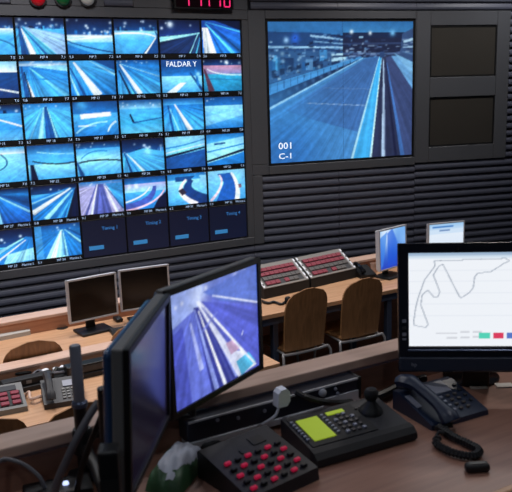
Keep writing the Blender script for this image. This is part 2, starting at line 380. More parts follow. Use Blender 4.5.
        P.grad(0, .2, B0, B2); P.grad(.15, 1, B2, (30, 90, 170)); P.poly([(.22, .1), (.28, .1), (.42, 1), (.06, 1)], B4); L(.27, .12, 1, .72, .02, .06, B4); L(.25, .12, .25, 1, .01, .07, B5); P.poly([(.3, .12), (1, .6), (1, .3)], B1)
    elif (r, c) == (4, 1):
        P.grad(0, .25, B0, B1); P.lights(2, 6, .05, .25); P.poly([(0, .4), (.8, .12), (.95, .15), (.7, 1), (0, 1)], B2); L(0, .78, .86, .14, .14, .04, B5); L(.28, .98, .9, .2, .12, .03, B4); L(0, .5, .7, .2, .04, .02, B4); L(.55, 1, .96, .25, .06, .02, B3); P.poly([(.96, .15), (1, .15), (1, 1), (.72, 1)], B0)
    elif (r, c) == (4, 2):
        P.a[:] = np.array(LIL) / 255; P.grad(0, .18, B2, LIL); P.lights(13, 7, .02, .15); P.poly([(.42, .1), (.55, .1), (.72, 1), (.28, 1)], (84, 98, 168)); L(.4, .1, .12, 1, .02, .06, (92, 104, 176)); L(.57, .1, .84, 1, .02, .06, B5); P.poly([(.6, .1), (1, .1), (1, .95)], (60, 150, 212)); L(.56, .1, .98, .9, .01, .04, B1); L(.42, .1, .24, 1, .02, .05, B5)
    elif (r, c) == (4, 3):
        P.grad(0, .2, B1, B2); P.grad(.2, .45, LIL, B4); P.lights(14, 5, .2, .35, .04); P.grad(.45, 1, B3, B2); P.curve((0, .92), (.7, .8), (.72, .3), .26, .08, (70, 96, 180)); P.curve((0, 1), (.75, .9), (.95, .45), .07, .04, (226, 196, 214)); P.curve((0, .74), (.5, .6), (.6, .32), .05, .03, B5); P.poly([(1, .5), (1, 1), (.66, 1), (.8, .7)], B0)
    elif (r, c) == (4, 4):
        P.grad(0, .25, B2, B3); P.lights(15, 5, .02, .12); P.grad(.2, 1, B4, B3); P.poly([(.2, .1), (.7, .1), (.55, .25), (.2, .25)], B1); P.curve((.62, .22), (.25, .6), (1.1, 1.05), .1, .5, (26, 66, 128)); P.curve((.48, .2), (.08, .6), (.72, 1.02), .06, .16, (222, 226, 240)); P.line(.32, .5, .42, .66, .14, .14, (50, 46, 66)); P.poly([(.8, .1), (1, .1), (1, .5)], B4)
    elif (r, c) == (4, 5):
        P.grad(0, 1, B4, B3); P.poly([(.25, .12), (.6, .1), (.78, .45), (.72, 1), (.2, 1), (.42, .4)], (34, 96, 176)); P.curve((.62, .1), (.85, .5), (.76, 1), .06, .14, B5); P.curve((.3, .15), (.5, .45), (.05, .98), .04, .08, (222, 210, 226)); P.line(.84, .5, .86, .62, .08, .08, (120, 90, 110))
    elif (r, c) == (5, 0):
        P.grad(0, .5, B0, B1); P.lights(16, 8, .1, .5, .03); P.poly([(0, .9), (.85, .25), (1, .3), (1, 1), (0, 1)], B2); L(0, .82, .8, .3, .12, .03, B4); L(.1, 1, .85, .35, .06, .02, B5); P.poly([(.45, .72), (1, .6), (1, .95), (.35, 1)], B4); P.poly([(0, .4), (.1, .4), (.1, .7), (0, .75)], B3)
    elif (r, c) == (5, 1):
        P.grad(0, .22, B1, B2); P.lights(17, 6, .05, .2); P.grad(.2, 1, B2, B2); P.poly([(0, 0), (.15, 0), (.17, 1), (0, 1)], (70, 160, 224)); P.poly([(.56, .18), (.62, .18), (.7, 1), (.2, 1)], B4); L(.58, .2, .36, 1, .02, .12, B5); L(.6, .2, .62, .95, .02, .06, B1, .6); L(.66, .18, 1, .62, .02, .05, B4); L(.7, .15, 1, .4, .03, .05, B1)
    else: P.grad(0, 1, (7, 14, 38), (9, 18, 44))
    if r < 5 or c < 2:
        vp = {(0, 1): (.14, .25), (0, 5): (.1, .08), (1, 1): (.2, .16), (1, 2): (.1, .05), (1, 3): (.08, .12), (2, 1): (.46, .1), (2, 4): (.28, .18), (3, 3): (.1, .36), (4, 0): (.26, .1), (4, 2): (.48, .08), (4, 1): (.95, .12), (5, 0): (.95, .3), (5, 1): (.6, .18), (0, 4): (1, .38)}.get((r, c))
        if vp: P.streaks(vp[0], vp[1], sd, .42)
        else: P.streaks(-.4 if c % 2 else 1.4, .25, sd, .14)
        P.noise(.16, sd, 14); P.vignette(.5); P.a = np.clip(P.a ** 1.12 * np.array([1.04, 1.02, 1.04]) * 1.10, 0, 1)
    return P.out()

# ================================================================== SETTING
T1, T2, T3 = R(28.3), R(18.5), R(15.8)
p0 = atY(90, 150, 6.1)
def udir(th): return Vector((math.cos(th), math.sin(th), 0))
J = onplane(251.5, 150, p0, T1); K = onplane(415.5, 90, J, T2)
O1 = Vector((p0.x, p0.y, 0)); O2 = Vector((J.x, J.y, 0)); O3 = Vector((K.x, K.y, 0))
U_J = (O2 - O1).dot(udir(T1)); U_K = (O3 - O2).dot(udir(T2))
BACK = 0.06
def wall(name, o, th, u0, u1):
    me = MB().box(((u0 + u1) / 2, BACK + 0.06, CEIL / 2), (u1 - u0, 0.12, CEIL)).mesh(name); me.materials.append(MATS['wall_dark'])
    ob = link(name, me); ob.location = o; ob.rotation_euler = (0, 0, th); return struct(ob)
wall_l = wall('wall_left', O1, T1, -4.2, U_J + 0.02)
wall_c = wall('wall_center', O2, T2, 0, U_K + 0.02)
wall_r = wall('wall_right', O3, T3, 0, 4.2)
def panel(wallo, u0, u1, z0, z1, y0=-0.010, material='wall_grey', name='panel'):
    return MB().box(((u0 + u1) / 2, (y0 + BACK) / 2, (z0 + z1) / 2), (u1 - u0 - 0.003, BACK - y0, z1 - z0 - 0.003), 0.002, 1).build(name, material, wallo)
SP = 0.070
slat_cache = {}
def slats(wallo, u0, u1, z0, z1):
    n = max(1, int(round((z1 - z0) / SP))); d = (z1 - z0) / n
    key = (round(u1 - u0, 3),)
    if key not in slat_cache:
        h = 0.0655; prof = [(BACK, 0), (0.008, 0.0), (-0.004, 0.005), (-0.009, 0.014), (-0.009, 0.030), (-0.003, 0.048), (0.008, h), (BACK, h + 0.002)]
        mb = MB().prism(prof, 'x', -(u1 - u0) / 2 + 0.002, (u1 - u0) / 2 - 0.002); me = mb.mesh('slat'); me.materials.append(MATS['slat']); slat_cache[key] = me
    for i in range(n): link('slat', slat_cache[key], wallo, None, ((u0 + u1) / 2, 0, z0 + i * d))
ZT, ZB = 2.978, 1.060                    # the block of monitors
U1R = 1.412; PIT_U = 0.384; PIT_Z = (ZT - ZB) / 6
# left facet
panel(wall_l, -1.6, U_J, ZT + 0.004, 3.062); panel(wall_l, -1.6, U_J, 0.985, ZB - 0.004); panel(wall_l, U1R + 0.004, U_J, ZB - 0.004, ZT + 0.004)
panel(wall_l, -1.6, U1R - 6 * PIT_U - 0.004, ZB - 0.004, ZT + 0.004)
panel(wall_l, -1.6, -0.52, 3.26, 3.60); panel(wall_l, -0.52, 0.20, 3.062, 3.60); panel(wall_l, 0.44, U_J, 3.062, 3.60); panel(wall_l, 0.20, 0.44, 3.26, 3.60)
slats(wall_l, -1.6, -0.52, 3.065, 3.26); slats(wall_l, 0.20, 0.44, 3.065, 3.26)
slats(wall_l, -1.6, 0.0, 0.06, 0.98); slats(wall_l, 0.0, U_J, 0.06, 0.98)
slats(wall_l, -4.1, -1.6, 0.06, 3.2)
# centre facet
panel(wall_c, 0, 0.160, 1.716, 3.062); panel(wall_c, 0.160, 1.664, 2.990, 3.062); panel(wall_c, 0.160, U_K, 1.62, 1.698); panel(wall_c, 1.664, U_K, 1.698, 3.062)
panel(wall_c, 0, 0.160, 1.62, 1.714); panel(wall_c, 0, 0.095, 0.985, 1.618)
slats(wall_c, 0.095, 0.86, 0.985, 1.615); slats(wall_c, 0.86, U_K, 0.985, 1.615)
slats(wall_c, 0, 0.86, 0.06, 0.98); slats(wall_c, 0.86, U_K, 0.06, 0.98)
slats(wall_c, 0.03, 0.86, 3.066, 3.55); slats(wall_c, 0.86, U_K, 3.066, 3.55)
# right facet
DX0, DX1 = 0.150, 0.867
panel(wall_r, 0, DX0 - .003, 1.635, 3.062); panel(wall_r, DX1 + .003, 1.015, 1.635, 3.062)
panel(wall_r, DX0 - .003, DX1 + .003, 2.928, 3.062); panel(wall_r, DX0 - .003, DX1 + .003, 2.257, 2.447); panel(wall_r, DX0 - .003, DX1 + .003, 1.635, 1.783)
slats(wall_r, 0, 1.3, 0.06, 1.63); slats(wall_r, 1.3, 4.1, 0.06, 1.63); slats(wall_r, 1.015, 1.3, 1.635, 3.062); slats(wall_r, 1.3, 4.1, 1.635, 3.062); slats(wall_r, 0, 1.3, 3.066, 3.55); slats(wall_r, 1.3, 4.1, 3.066, 3.55)
# floors, ceiling, remaining walls
PLAT = 0.76; DZ = 1.50
TC = R(29.5); OC = Vector((0.295, 2.083, 0)); uc = udir(TC); nc = Vector((-math.sin(TC), math.cos(TC), 0))
def pc(u, d, z=0.0): v = OC + uc * u + nc * d; return Vector((v.x, v.y, z))
bm = MB().box((0.8, 3, -0.05), (13, 14, 0.1)); struct(bm.build('floor', 'carpet'))
pf = MB(); q = [pc(-4.2, 0.25), pc(5.5, 0.25), pc(6.5, -5.2), pc(-3.5, -5.2)]
pf.prism([(v.x, v.y) for v in q], 'z', 0.001, PLAT); struct(pf.build('floor_platform', 'carpet'))
ceiling = struct(MB().box((0.8, 3, CEIL + 0.05), (13, 14, 0.1)).build('ceiling', 'plaster'))
struct(MB().box((-5.6, 3, CEIL / 2), (0.12, 13.8, CEIL)).build('wall_side_left', 'plaster'))
struct(MB().box((7.2, 3, CEIL / 2), (0.12, 13.8, CEIL)).build('wall_side_right', 'plaster'))
struct(MB().box((0.8, -3.9, CEIL / 2), (12.6, 0.12, CEIL)).build('wall_back', 'plaster'))
for i, (x, y, e, c) in enumerate(LAMPS):
    t = MB().lathe([(0.115, 0.0), (0.15, 0.0), (0.15, -0.012), (0.135, -0.03), (0.115, -0.024)], (x, y, CEIL), 24).build('downlight_ring', 'light_plastic', ceiling)
    MB().lathe([(0.0005, -0.018), (0.114, -0.018), (0.114, -0.014), (0.0005, -0.014)], (x, y, CEIL), 24).build('diffuser', 'lamp_glass', t)

# ================================================================== VIDEO WALL
ROWN = ['top row', 'second row', 'third row', 'fourth row', 'fifth row', 'bottom row']
COLN = ['leftmost', 'second from left', 'third from left', 'fourth from left', 'fifth from left', 'rightmost']
DESC = {
 (0, 0): 'lit bend under floodlights', (0, 1): 'straight track with white left kerb', (0, 2): 'bright track under dark floodlit sky', (0, 3): 'pale sweeping bend at night', (0, 4): 'dark track and flaring floodlight', (0, 5): 'white wedge of wall beside track',
 (1, 0): 'dark track crossed by white line', (1, 1): 'blue straight with cyan line', (1, 2): 'broad white stripe down the track', (1, 3): 'slim white stripe and dark edge', (1, 4): 'lettered banner over the track', (1, 5): 'pink kerb and teal run-off',
 (2, 0): 'pale track with short line', (2, 1): 'dark wedge between pale lanes', (2, 2): 'glowing white bar above track', (2, 3): 'teal run-off with dark bracket mark', (2, 4): 'white stripe running down right', (2, 5): 'plain pale diagonal sheen',
 (3, 0): 'dark curving arcs on pale ground', (3, 1): 'dark curve over bright run-off', (3, 2): 'dark curve under night lights', (3, 3): 'wide bend under dark sky', (3, 4): 'dark diagonal barrier over grey track', (3, 5): 'diagonal bands below grandstand',
 (4, 0): 'pale wedge of pit straight', (4, 1): 'bright diagonal pit lane', (4, 2): 'lilac straight with dark lane', (4, 3): 'lilac sweeping bend with pale kerb', (4, 4): 'dark hairpin inside white kerb', (4, 5): 'blue track between white kerbs',
 (5, 0): 'night track with diagonal barrier', (5, 1): 'pale road beside bright pillar'}
caps = ['5.%d', '%d.1', '9.%d', '6.%d', '7.%d']
for r in range(6):
    for c in range(6):
        u = U1R - (6 - c) * PIT_U + PIT_U / 2; z = ZT - (r + 1) * PIT_Z
        loc = O1 + udir(T1) * u; loc.z = z
        if r == 5 and c >= 2: lab = ['leftmost of four dark bottom-row wall monitors, reading Timing 1', 'dark bottom-row wall monitor reading Timing 2, below lilac bend', 'dark bottom-row wall monitor reading Timing 3, below dark hairpin', 'rightmost of four dark bottom-row wall monitors, reading Timing 4'][c - 2]
        else: lab = 'wall monitor, %s %s: %s' % (ROWN[r], COLN[c], DESC[(r, c)])
        t = thing('wall_monitor', lab, 'monitor', loc, T1, 'monitors of the video wall')
        W, Hh = PIT_U - 0.003, PIT_Z - 0.003
        MB().box((0, 0.03, PIT_Z / 2), (W, 0.056, Hh), 0.003, 1).build('housing', 'black', t)
        ph = PIT_Z * 0.862
        if r == 5 and c >= 2: scr = screen_mesh('screen', PIT_U - .016, PIT_Z - .02, tile(r, c), t, -(PIT_U - .016) / 2, .01, -0.001)
        else: scr = screen_mesh('screen', PIT_U - .020, ph - .008, tile(r, c), t, -(PIT_U - .020) / 2, PIT_Z - ph, -0.001)
        if r == 5 and c >= 2:
            text('caption', 'Timing %d' % (c - 1), 0.040, 'caption_dim', scr, (-0.02, -0.004, 0.225))
            lb = MB().box((-0.075, -0.003, 0.082), (0.125, 0.003, 0.034), 0.001, 1).build('label_strip', 'label_blue', scr)
        else:
            n = r * 6 + c
            text('caption', (caps[n % 5] % (n % 9 + 1)), 0.028, 'caption', scr, (-0.178, -0.003, 0.012))
            text('caption', 'MP %d' % (n + 3), 0.028, 'caption', scr, (0.01, -0.003, 0.012), 'CENTER')
            text('caption', '7.%d' % (n % 9) if r < 4 else 'Marina L', 0.028, 'caption', scr, (0.178, -0.003, 0.012), 'RIGHT')
        if (r, c) == (1, 4): text('banner_lettering', 'FALDAR Y', 0.062, 'white_text', scr, (0.0, -0.004, 0.256), 'CENTER')

# main screen
P = Pic(170, 150, (44, 104, 172))
P.grad(0, .09, (40, 108, 172), (58, 130, 190)); P.grad(.08, .27, (18, 36, 72), (20, 32, 66))
P.poly([(0, 0), (.5, 0), (.5, .1), (.3, .08), (0, .1)], (46, 112, 176)); P.poly([(0, .07), (.35, .08), (.5, .12), (.5, .2), (.3, .22), (0, .2)], (30, 66, 118))
P.line(0, .175, .5, .185, .014, .012, (150, 200, 236)); P.line(.28, .1, .5, .13, .012, .01, (150, 196, 232)); P.line(.3, .14, .5, .16, .008, .01, (110, 160, 205)); P.glow(.18, .12, .035, (40, 100, 220)); P.glow(.12, .13, .02, (160, 210, 255))
P.poly([(0, .2), (.5, .21), (.66, .25), (.3, .37), (0, .47)], (44, 84, 134)); P.skyline(.33, 55, 50, .10); P.lights(31, 26, .22, .36, .010, (150, 190, 220))
for k in range(9): P.poly([(.02 + k * .055, .34 - k * .012), (.05 + k * .055, .333 - k * .012), (.05 + k * .055, .385 - k * .02), (.02 + k * .055, .395 - k * .02)], (16, 34, 66))
P.poly([(.34, .2), (.39, .2), (.39, .27), (.34, .28)], (60, 130, 190)); P.poly([(.42, .23), (.52, .225), (.52, .27), (.42, .285)], (170, 214, 236)); P.line(.42, .25, .52, .245, .015, .015, (40, 70, 110))
P.poly([(0, .43), (.64, .25), (.66, .265), (0, .6)], (20, 40, 76)); P.poly([(0, .435), (.62, .252), (.64, .262), (0, .51)], (66, 138, 200))
for k in range(14): P.line(.01 + k * .045, .435 - k * .0125, .01 + k * .045, .50 - k * .0165, .004, .003, (22, 48, 90))
for k in range(10): P.glow(.02 + k * .055, .54 - k * .025, .016, (70, 110, 160), .7)
P.poly([(0, .61), (.64, .262), (.77, .25), (.57, 1.001), (0, 1.001)], (66, 128, 188)); P.poly([(.1, .62), (.66, .265), (.76, .255), (.6, .8), (.3, .7)], (54, 92, 152), .75); P.glow(.05, .75, .35, (66, 146, 216), .8); P.glow(.1, .98, .3, (40, 104, 186), .7)
P.line(0, .605, .64, .262, .016, .006, (140, 200, 240)); P.line(.25, .575, .68, .61, .004, .005, (150, 180, 215), .8); P.line(.36, .47, .72, .49, .003, .004, (110, 140, 185), .6)
P.poly([(.5, .12), (.93, .12), (.93, .25), (.5, .25)], (24, 34, 66)); P.lights(33, 16, .18, .25, .008, (170, 200, 235)); P.line(.5, .23, .92, .235, .014, .014, (70, 96, 140)); P.glow(.56, .075, .015, B5); P.glow(.69, .085, .014, B5); P.glow(.85, .085, .022, (120, 200, 255)); P.line(.5, .16, .95, .16, .006, .006, (60, 84, 130))
P.poly([(.775, .25), (.84, .25), (1, .6), (1, 1.001), (.66, 1.001)], (40, 48, 80)); P.poly([(.80, .26), (.84, .25), (1, .5), (1, 1.001), (.92, 1.001)], (56, 72, 118)); P.poly([(.84, .25), (.88, .25), (1, .40), (1, .5)], (104, 164, 218))
P.line(.81, .3, .93, 1, .006, .03, (64, 110, 180)); P.line(.80, .3, .88, 1, .004, .02, (26, 32, 66))
P.poly([(.755, .25), (.775, .25), (.695, 1.001), (.555, 1.001)], (64, 174, 240)); P.line(.757, .25, .56, 1, .004, .018, (170, 226, 250)); P.line(.774, .25, .694, 1, .003, .014, (190, 232, 250)); P.line(.786, .27, .79, 1, .004, .034, (168, 196, 228)); P.line(.793, .27, .805, 1, .002, .012, (60, 70, 110))
P.poly([(.92, .09), (1, .05), (1, .4), (.9, .27)], (50, 78, 124)); P.line(.93, .15, 1, .13, .016, .02, (170, 210, 236)); P.line(.92, .19, 1, .185, .01, .014, (150, 190, 226)); P.line(.92, .22, 1, .24, .01, .014, (80, 120, 170)); P.poly([(.86, .23), (1, .3), (1, .4), (.88, .25)], (120, 180, 226))
rg = random.Random(12)
for k in range(150):
    x = rg.uniform(0, .66); y = rg.uniform(.09, .42 - .27 * x); a_ = rg.uniform(.006, .03); b_ = rg.uniform(.005, .016)
    P.poly([(x, y), (x + a_, y - .002), (x + a_, y + b_), (x, y + b_)], rg.choice([(20, 40, 76), (90, 140, 190), (150, 196, 228), (36, 70, 118), (14, 28, 58)]), rg.uniform(.35, .85))
for k in range(60):
    x = rg.uniform(.5, .98); y = rg.uniform(.13, .25); a_ = rg.uniform(.01, .05)
    P.poly([(x, y), (x + a_, y), (x + a_, y + .008), (x, y + .008)], rg.choice([(60, 84, 130), (90, 120, 170), (14, 24, 50), (40, 60, 104), (150, 180, 215)]), rg.uniform(.3, .8))
P.poly([(.76, .22), (.79, .22), (.79, .265), (.76, .265)], (40, 66, 112))
P.streaks(.76, .24, 77, .20, 110); P.noise(.12, 77, 40); P.vignette(.25)
t = thing('main_screen', 'large square wall screen showing the blue pit straight', 'screen', O2 + udir(T2) * 0.912 + Vector((0, 0, 1.700)), T2)
MB().box((0, 0.028, 0.644), (1.500, 0.056, 1.286), 0.003, 1).build('housing', 'black', t)
scr = screen_mesh('screen', 1.452, 1.246, P.out(), t, -0.726, 0.02, -0.001)
for du in (0,): MB().box((du, -0.0012, 0.643), (0.0015, 0.001, 1.246)).build('seam', 'black', scr)
text('overlay_text', '001', 0.085, 'white_text', scr, (-0.655, -0.004, 0.145), sx=1.15); text('overlay_text', 'C-1', 0.075, 'white_text', scr, (-0.655, -0.004, 0.055), sx=1.25)
# two unlit screens
for k, (z0, z1) in enumerate(((2.450, 2.925), (1.786, 2.254))):
    lab = ['upper of two unlit dark rectangular wall screens', 'lower of two unlit dark rectangular wall screens'][k]
    t = thing('unlit_screen', lab, 'screen', O3 + udir(T3) * (DX0 + DX1) / 2 + Vector((0, 0, z0)), T3, 'unlit wall screens')
    ww, hh = DX1 - DX0, z1 - z0
    MB().frame(ww, hh, -ww / 2, 0, .012, .012, .012, .012, -0.004, 0.055).build('bezel', 'black', t)
    MB().box((0, 0.026, hh / 2), (ww - .02, 0.052, hh - .02)).build('screen', 'panel_off', t)
# status lamps
for (px, mt, nm) in ((37, 'lamp_red', 'red'), (62, 'lamp_green', 'green'), (86.5, 'lamp_white', 'white')):
    p = onplane(px, -1.5, p0, T1); t = thing('status_lamp', 'round %s status lamp above the video wall' % nm, 'lamp', (p.x, p.y, p.z), T1, 'status lamps above video wall')
    rot = Matrix.Rotation(R(90), 4, 'X')
    MB().lathe([(0.066, -0.019), (0.066, 0.028), (0.056, 0.030), (0.056, 0.02), (0.02, 0.02), (0.02, -0.019)][:4] + [(0.03, 0.018)], m=rot).build('bezel_ring', 'dark_grey', t, True)
    MB().lathe([(0.056, 0.02), (0.054, 0.034), (0.042, 0.05), (0.022, 0.058), (0.002, 0.060)], m=rot).build('lens', mt, t, True)
# clock
pa = onplane(172, 9, p0, T1); pb = onplane(231, 8.5, p0, T1); cw = (pb - pa).length
t = thing('digital_clock', 'red digital clock on dark panel above video wall', 'clock', ((pa.x + pb.x) / 2, (pa.y + pb.y) / 2, pa.z), T1)
MB().box((0, -0.036, 0.08), (cw, 0.034, 0.16), 0.004).build('housing', 'black', t); MB().box((0, -0.0545, 0.08), (cw - .03, 0.003, 0.135)).build('face', 'clock_face', t)
SEG = {'1': 'bc', '0': 'abcdef'}
def digit(ch, x):
    mb = MB(); wd, hd, th = 0.052, 0.100, 0.012; z0 = 0.022
    S = {'a': (0, hd, wd, th), 'd': (0, 0, wd, th), 'g': (0, hd / 2, wd, th), 'b': (wd / 2, hd * .75, th, hd / 2), 'c': (wd / 2, hd * .25, th, hd / 2), 'e': (-wd / 2, hd * .25, th, hd / 2), 'f': (-wd / 2, hd * .75, th, hd / 2)}
    for s in SEG[ch]:
        a = S[s]; mb.box((x + a[0], -0.057, z0 + a[1]), (a[2] * .92, 0.002, a[3] * .92))
    return mb.build('digit', 'red_led', t)
for px, ch in ((186, '1'), (198, '1'), (206, '1'), (217, '1'), (224, '0')):
    digit(ch, (px - 201.5) / 59 * cw - (0.026 if ch == '1' else 0))

# ================================================================== REUSABLE OBJECTS
def lcd_monitor(name, label, cat, loc, rz, w, h, bez_w, zc, frame_mat, pic=None, tilt=0.0, thick=0.035, foot=True, group=None, chin=None, off='screen_off'):
    """desk monitor: origin at the foot on the desk, screen centre height zc"""
    t = thing(name, label, cat, loc, rz, group)
    chin = bez_w if chin is None else chin
    m = Matrix.Translation((0, 0, zc)) @ Matrix.Rotation(-tilt, 4, 'X')
    W, H = w + 2 * bez_w, h + bez_w + chin
    f = MB(); f.m = m; f.frame(W, H, -W / 2, -h / 2 - chin, bez_w, bez_w, chin, bez_w, -0.008, 0.016, 0.002); f.build('bezel', frame_mat, t)
    s = MB(); s.m = m; s.box((0, thick / 2 + 0.008, (bez_w - chin) / 2), (W - .01, thick, H - .01), 0.008); s.box((0, thick + 0.012, -0.02), (W * .5, 0.03, H * .5), 0.01); s.build('back_shell', frame_mat, t)
    if pic is None:
        s = MB(); s.m = m; s.box((0, 0.002, 0), (w + .002, 0.008, h + .002)); s.build('screen', off, t)
    else: screen_mesh('screen', w, h, pic, t, -w / 2, -h / 2, -0.001, 1.0, m)
    if foot:
        MB().box((0, thick + 0.045, zc / 2), (0.07, 0.02, zc), 0.006).build('neck', 'black', t)
        MB().box((0, 0.03, 0.009), (0.24, 0.18, 0.018), 0.006).build('foot', 'black', t)
    return t
def keyboard(name, label, loc, rz, w=0.42, d=0.14, body='black', key='dark_grey'):
    t = thing(name, label, 'keyboard', loc, rz)
    MB().prism([(-d / 2, 0), (d / 2, 0), (d / 2, 0.022), (-d / 2, 0.010)], 'x', -w / 2, w / 2).build('body', body, t)
    me = MB().box((0, 0, 0), (w / 16, d / 7, 0.006), 0.0015, 1).mesh('key'); me.materials.append(MATS[key])
    for i in range(5):
        for k in range(14):
            y = -d / 2 + d * (i + .75) / 5.5
            link('key', me, t, None, (-w / 2 + w * (k + .85) / 14.7, y, 0.018 + 0.012 * (y / d + .0)))
    return t

# --- plywood chair
def make_chair():
    t = thing('plywood_chair', 'x', 'chair', (0, 0, 0), 0, 'brown plywood chairs with chrome legs')
    # back shell: rows of points across width, slightly curved, rounded top. chair faces +Y, back at y<0
    mb = MB(); bw, z0, z1 = 0.190, 0.44, 0.93; nz, nx = 14, 9; front = []; rear = []
    for i in range(nz + 1):
        s = i / nz; z = z0 + (z1 - z0) * s; wv = bw * (0.94 + 0.06 * math.sin(s * 2.4))
        if s > .66: wv *= max(0.02, 1 - ((s - .66) / .342) ** 2.6) ** 0.42
        rf = []; rr = []
        for k in range(nx + 1):
            x = -wv + 2 * wv * k / nx; y = -0.20 - 0.07 * (s ** 1.3) + 0.55 * x * x
            rf.append(mb.bm.verts.new((x, y, z))); rr.append(mb.bm.verts.new((x, y - 0.013, z)))
        front.append(rf); rear.append(rr)
    for G in (front, rear):
        for i in range(nz):
            for k in range(nx): mb.bm.faces.new((G[i][k], G[i][k + 1], G[i + 1][k + 1], G[i + 1][k]))
    for i in range(nz):
        for k in (0, nx): mb.bm.faces.new((front[i][k], rear[i][k], rear[i + 1][k], front[i + 1][k]))
    for k in range(nx):
        for i in (0, nz): mb.bm.faces.new((front[i][k], front[i][k + 1], rear[i][k + 1], rear[i][k]))
    mb.build('backrest', 'ply', t, True)
    s = MB(); pts = [(-.17, -.19), (.17, -.19), (.20, .12), (.18, .19), (.12, .215), (-.12, .215), (-.18, .19), (-.20, .12)]
    s.prism(pts, 'z', 0.435, 0.449); s.build('seat', 'ply', t)
    MB().tube([(-.205, -.215, .425), (-.1, -.235, .425), (.1, -.235, .425), (.205, -.215, .425)], 0.011).build('rear_bar', 'chrome', t, True)
    MB().tube(smooth_path([(-.16, .16, .425), (-.10, .17, .424), (.10, .17, .424), (.16, .16, .425)]), 0.011).build('front_bar', 'chrome', t, True)
    for sx in (-1, 1):
        MB().tube([(sx * .205, -.215, .427), (sx * .215, -.235, .40), (sx * .225, -.27, 0.004)], 0.011).build('leg', 'chrome', t, True)
        MB().tube([(sx * .155, .16, .427), (sx * .17, .175, .40), (sx * .20, .20, 0.004)], 0.011).build('leg', 'chrome', t, True)
        MB().tube([(sx * .188, -.215, .424), (sx * .158, .16, .424)], 0.009).build('side_rail', 'chrome', t, True)
    return t

# ================================================================== ROW A (far desk)
TA = R(30.0); OA = Vector((0.587, 5.67, 0)); ua = udir(TA); na = Vector((-math.sin(TA), math.cos(TA), 0)); ZA = 0.74
def pa_(u, d, z=ZA): v = OA + ua * u + na * d; return Vector((v.x, v.y, z))
def loc_a(p): d = p - OA; return d.dot(ua), d.dot(na)
t = thing('far_desk', 'long beech desk with raised back ledge below the video wall', 'desk', OA, TA)
u0, u1 = -4.6, 1.42
MB().box(((u0 + u1) / 2, 0.30, ZA - 0.018), (u1 - u0, 0.60, 0.036), 0.004).build('desk_top', 'beech', t)
MB().box(((u0 + u1) / 2, 0.612, 0.44), (u1 - u0, 0.02, 0.80), 0).build('back_panel', 'beech_panel', t)
MB().box(((u0 + u1) / 2, 0.665, 0.845), (u1 - u0, 0.14, 0.024), 0.004).build('ledge', 'beech_edge', t)
MB().box(((u0 + u1) / 2, 0.04, ZA - 0.066), (u1 - u0 - .02, 0.03, 0.06)).build('front_rail', 'steel_blue', t)
for u in (-4.5, -3.3, -2.25, -0.50, 0.62, 1.36):
    MB().box((u, 0.07, 0.35), (0.05, 0.05, 0.70), 0.006).build('leg', 'steel_blue', t); MB().box((u, 0.55, 0.35), (0.05, 0.05, 0.70), 0.006).build('leg', 'steel_blue', t)
for px, py in ((62, 328),):
    a, b = loc_a(atz(px, py, ZA)); MB().lathe([(0.001, 0.0), (0.042, 0.0), (0.042, 0.004), (0.034, 0.006), (0.001, 0.006)], (a, b, ZA)).build('cable_grommet', 'black', t)
chair0 = make_chair()
def put_chair(c, px, py, ztop, label, rz=TA):
    p = atz(px, py, ztop); v = Vector((0, 0.27, 0)); v.rotate(Matrix.Rotation(rz, 3, 'Z'))
    c.scale = (1, 1, ztop / 0.93)
    return place(c, (p.x + v.x, p.y + v.y, 0), rz, label)
put_chair(chair0, 309, 288, 0.93, 'left of two plywood chairs before the red-button consoles', R(30))
put_chair(copy_tree(chair0), 365.5, 278, 0.93, 'right of two plywood chairs, nearer the blue glowing monitor', R(28))
put_chair(copy_tree(chair0), 33, 341, 0.90, 'plywood chair top, left at far desk under the video wall', R(30))
put_chair(copy_tree(chair0), 138, 322, 0.90, 'plywood chair top before the second unlit silver monitor', R(30))

# silver unlit monitors
p = atz(92, 333, ZA)
def mon_a(label, px, py_foot, zc, rz, w, h, tilt=0.0, **k):
    p = atz(px, py_foot, ZA)
    return lcd_monitor('desk_monitor', label, 'monitor', (p.x, p.y, ZA), rz, w, h, 0.013, zc, 'silver', tilt=tilt, **k)
mon_a('left of two unlit silver desk monitors below video wall', 95.5, 332, 0.252, R(36), 0.345, 0.285, group='silver desk monitors')
mon_a('right of two unlit silver desk monitors below video wall', 147, 321, 0.254, R(25), 0.352, 0.285, group='silver desk monitors')
P = Pic(40, 44, (20, 70, 190)); P.grad(0, 1, (120, 180, 240), (14, 60, 190)); P.glow(.25, .1, .35, (225, 240, 255), .95); P.poly([(.0, .2), (.3, .05), (.12, .9), (0, 1)], (60, 130, 230), .7); P.poly([(.3, .1), (.5, .0), (.95, .9), (.3, .95)], (20, 80, 215), .6); P.glow(.95, .35, .3, (150, 200, 250), .7)
mon_a('silver desk monitor glowing blue at far desk', 392.5, 277, 0.262, R(42), 0.355, 0.335, tilt=R(2), pic=P.out())
P = Pic(48, 34, (206, 226, 246)); P.grad(0, .2, (150, 196, 236), (190, 216, 242)); P.line(.1, .12, .7, .12, .05, .05, (70, 130, 200)); P.line(.3, .24, .6, .24, .05, .05, (80, 120, 180)); P.line(.45, .7, .72, .7, .04, .04, (150, 160, 180)); P.grad(.35, 1, (232, 240, 250), (222, 234, 248), .8)
q = pa_(0, 0); 
d = ray(446, 243); tt = ((OA + na * 0.42) - CAM).dot(na) / d.dot(na); pm = CAM + d * tt
lcd_monitor('desk_monitor', 'small desk monitor with white page, behind the black track-map monitor', 'monitor', (pm.x, pm.y, ZA), R(17), 0.36, 0.27, 0.012, pm.z - ZA + 0.05, 'silver', pic=P.out())
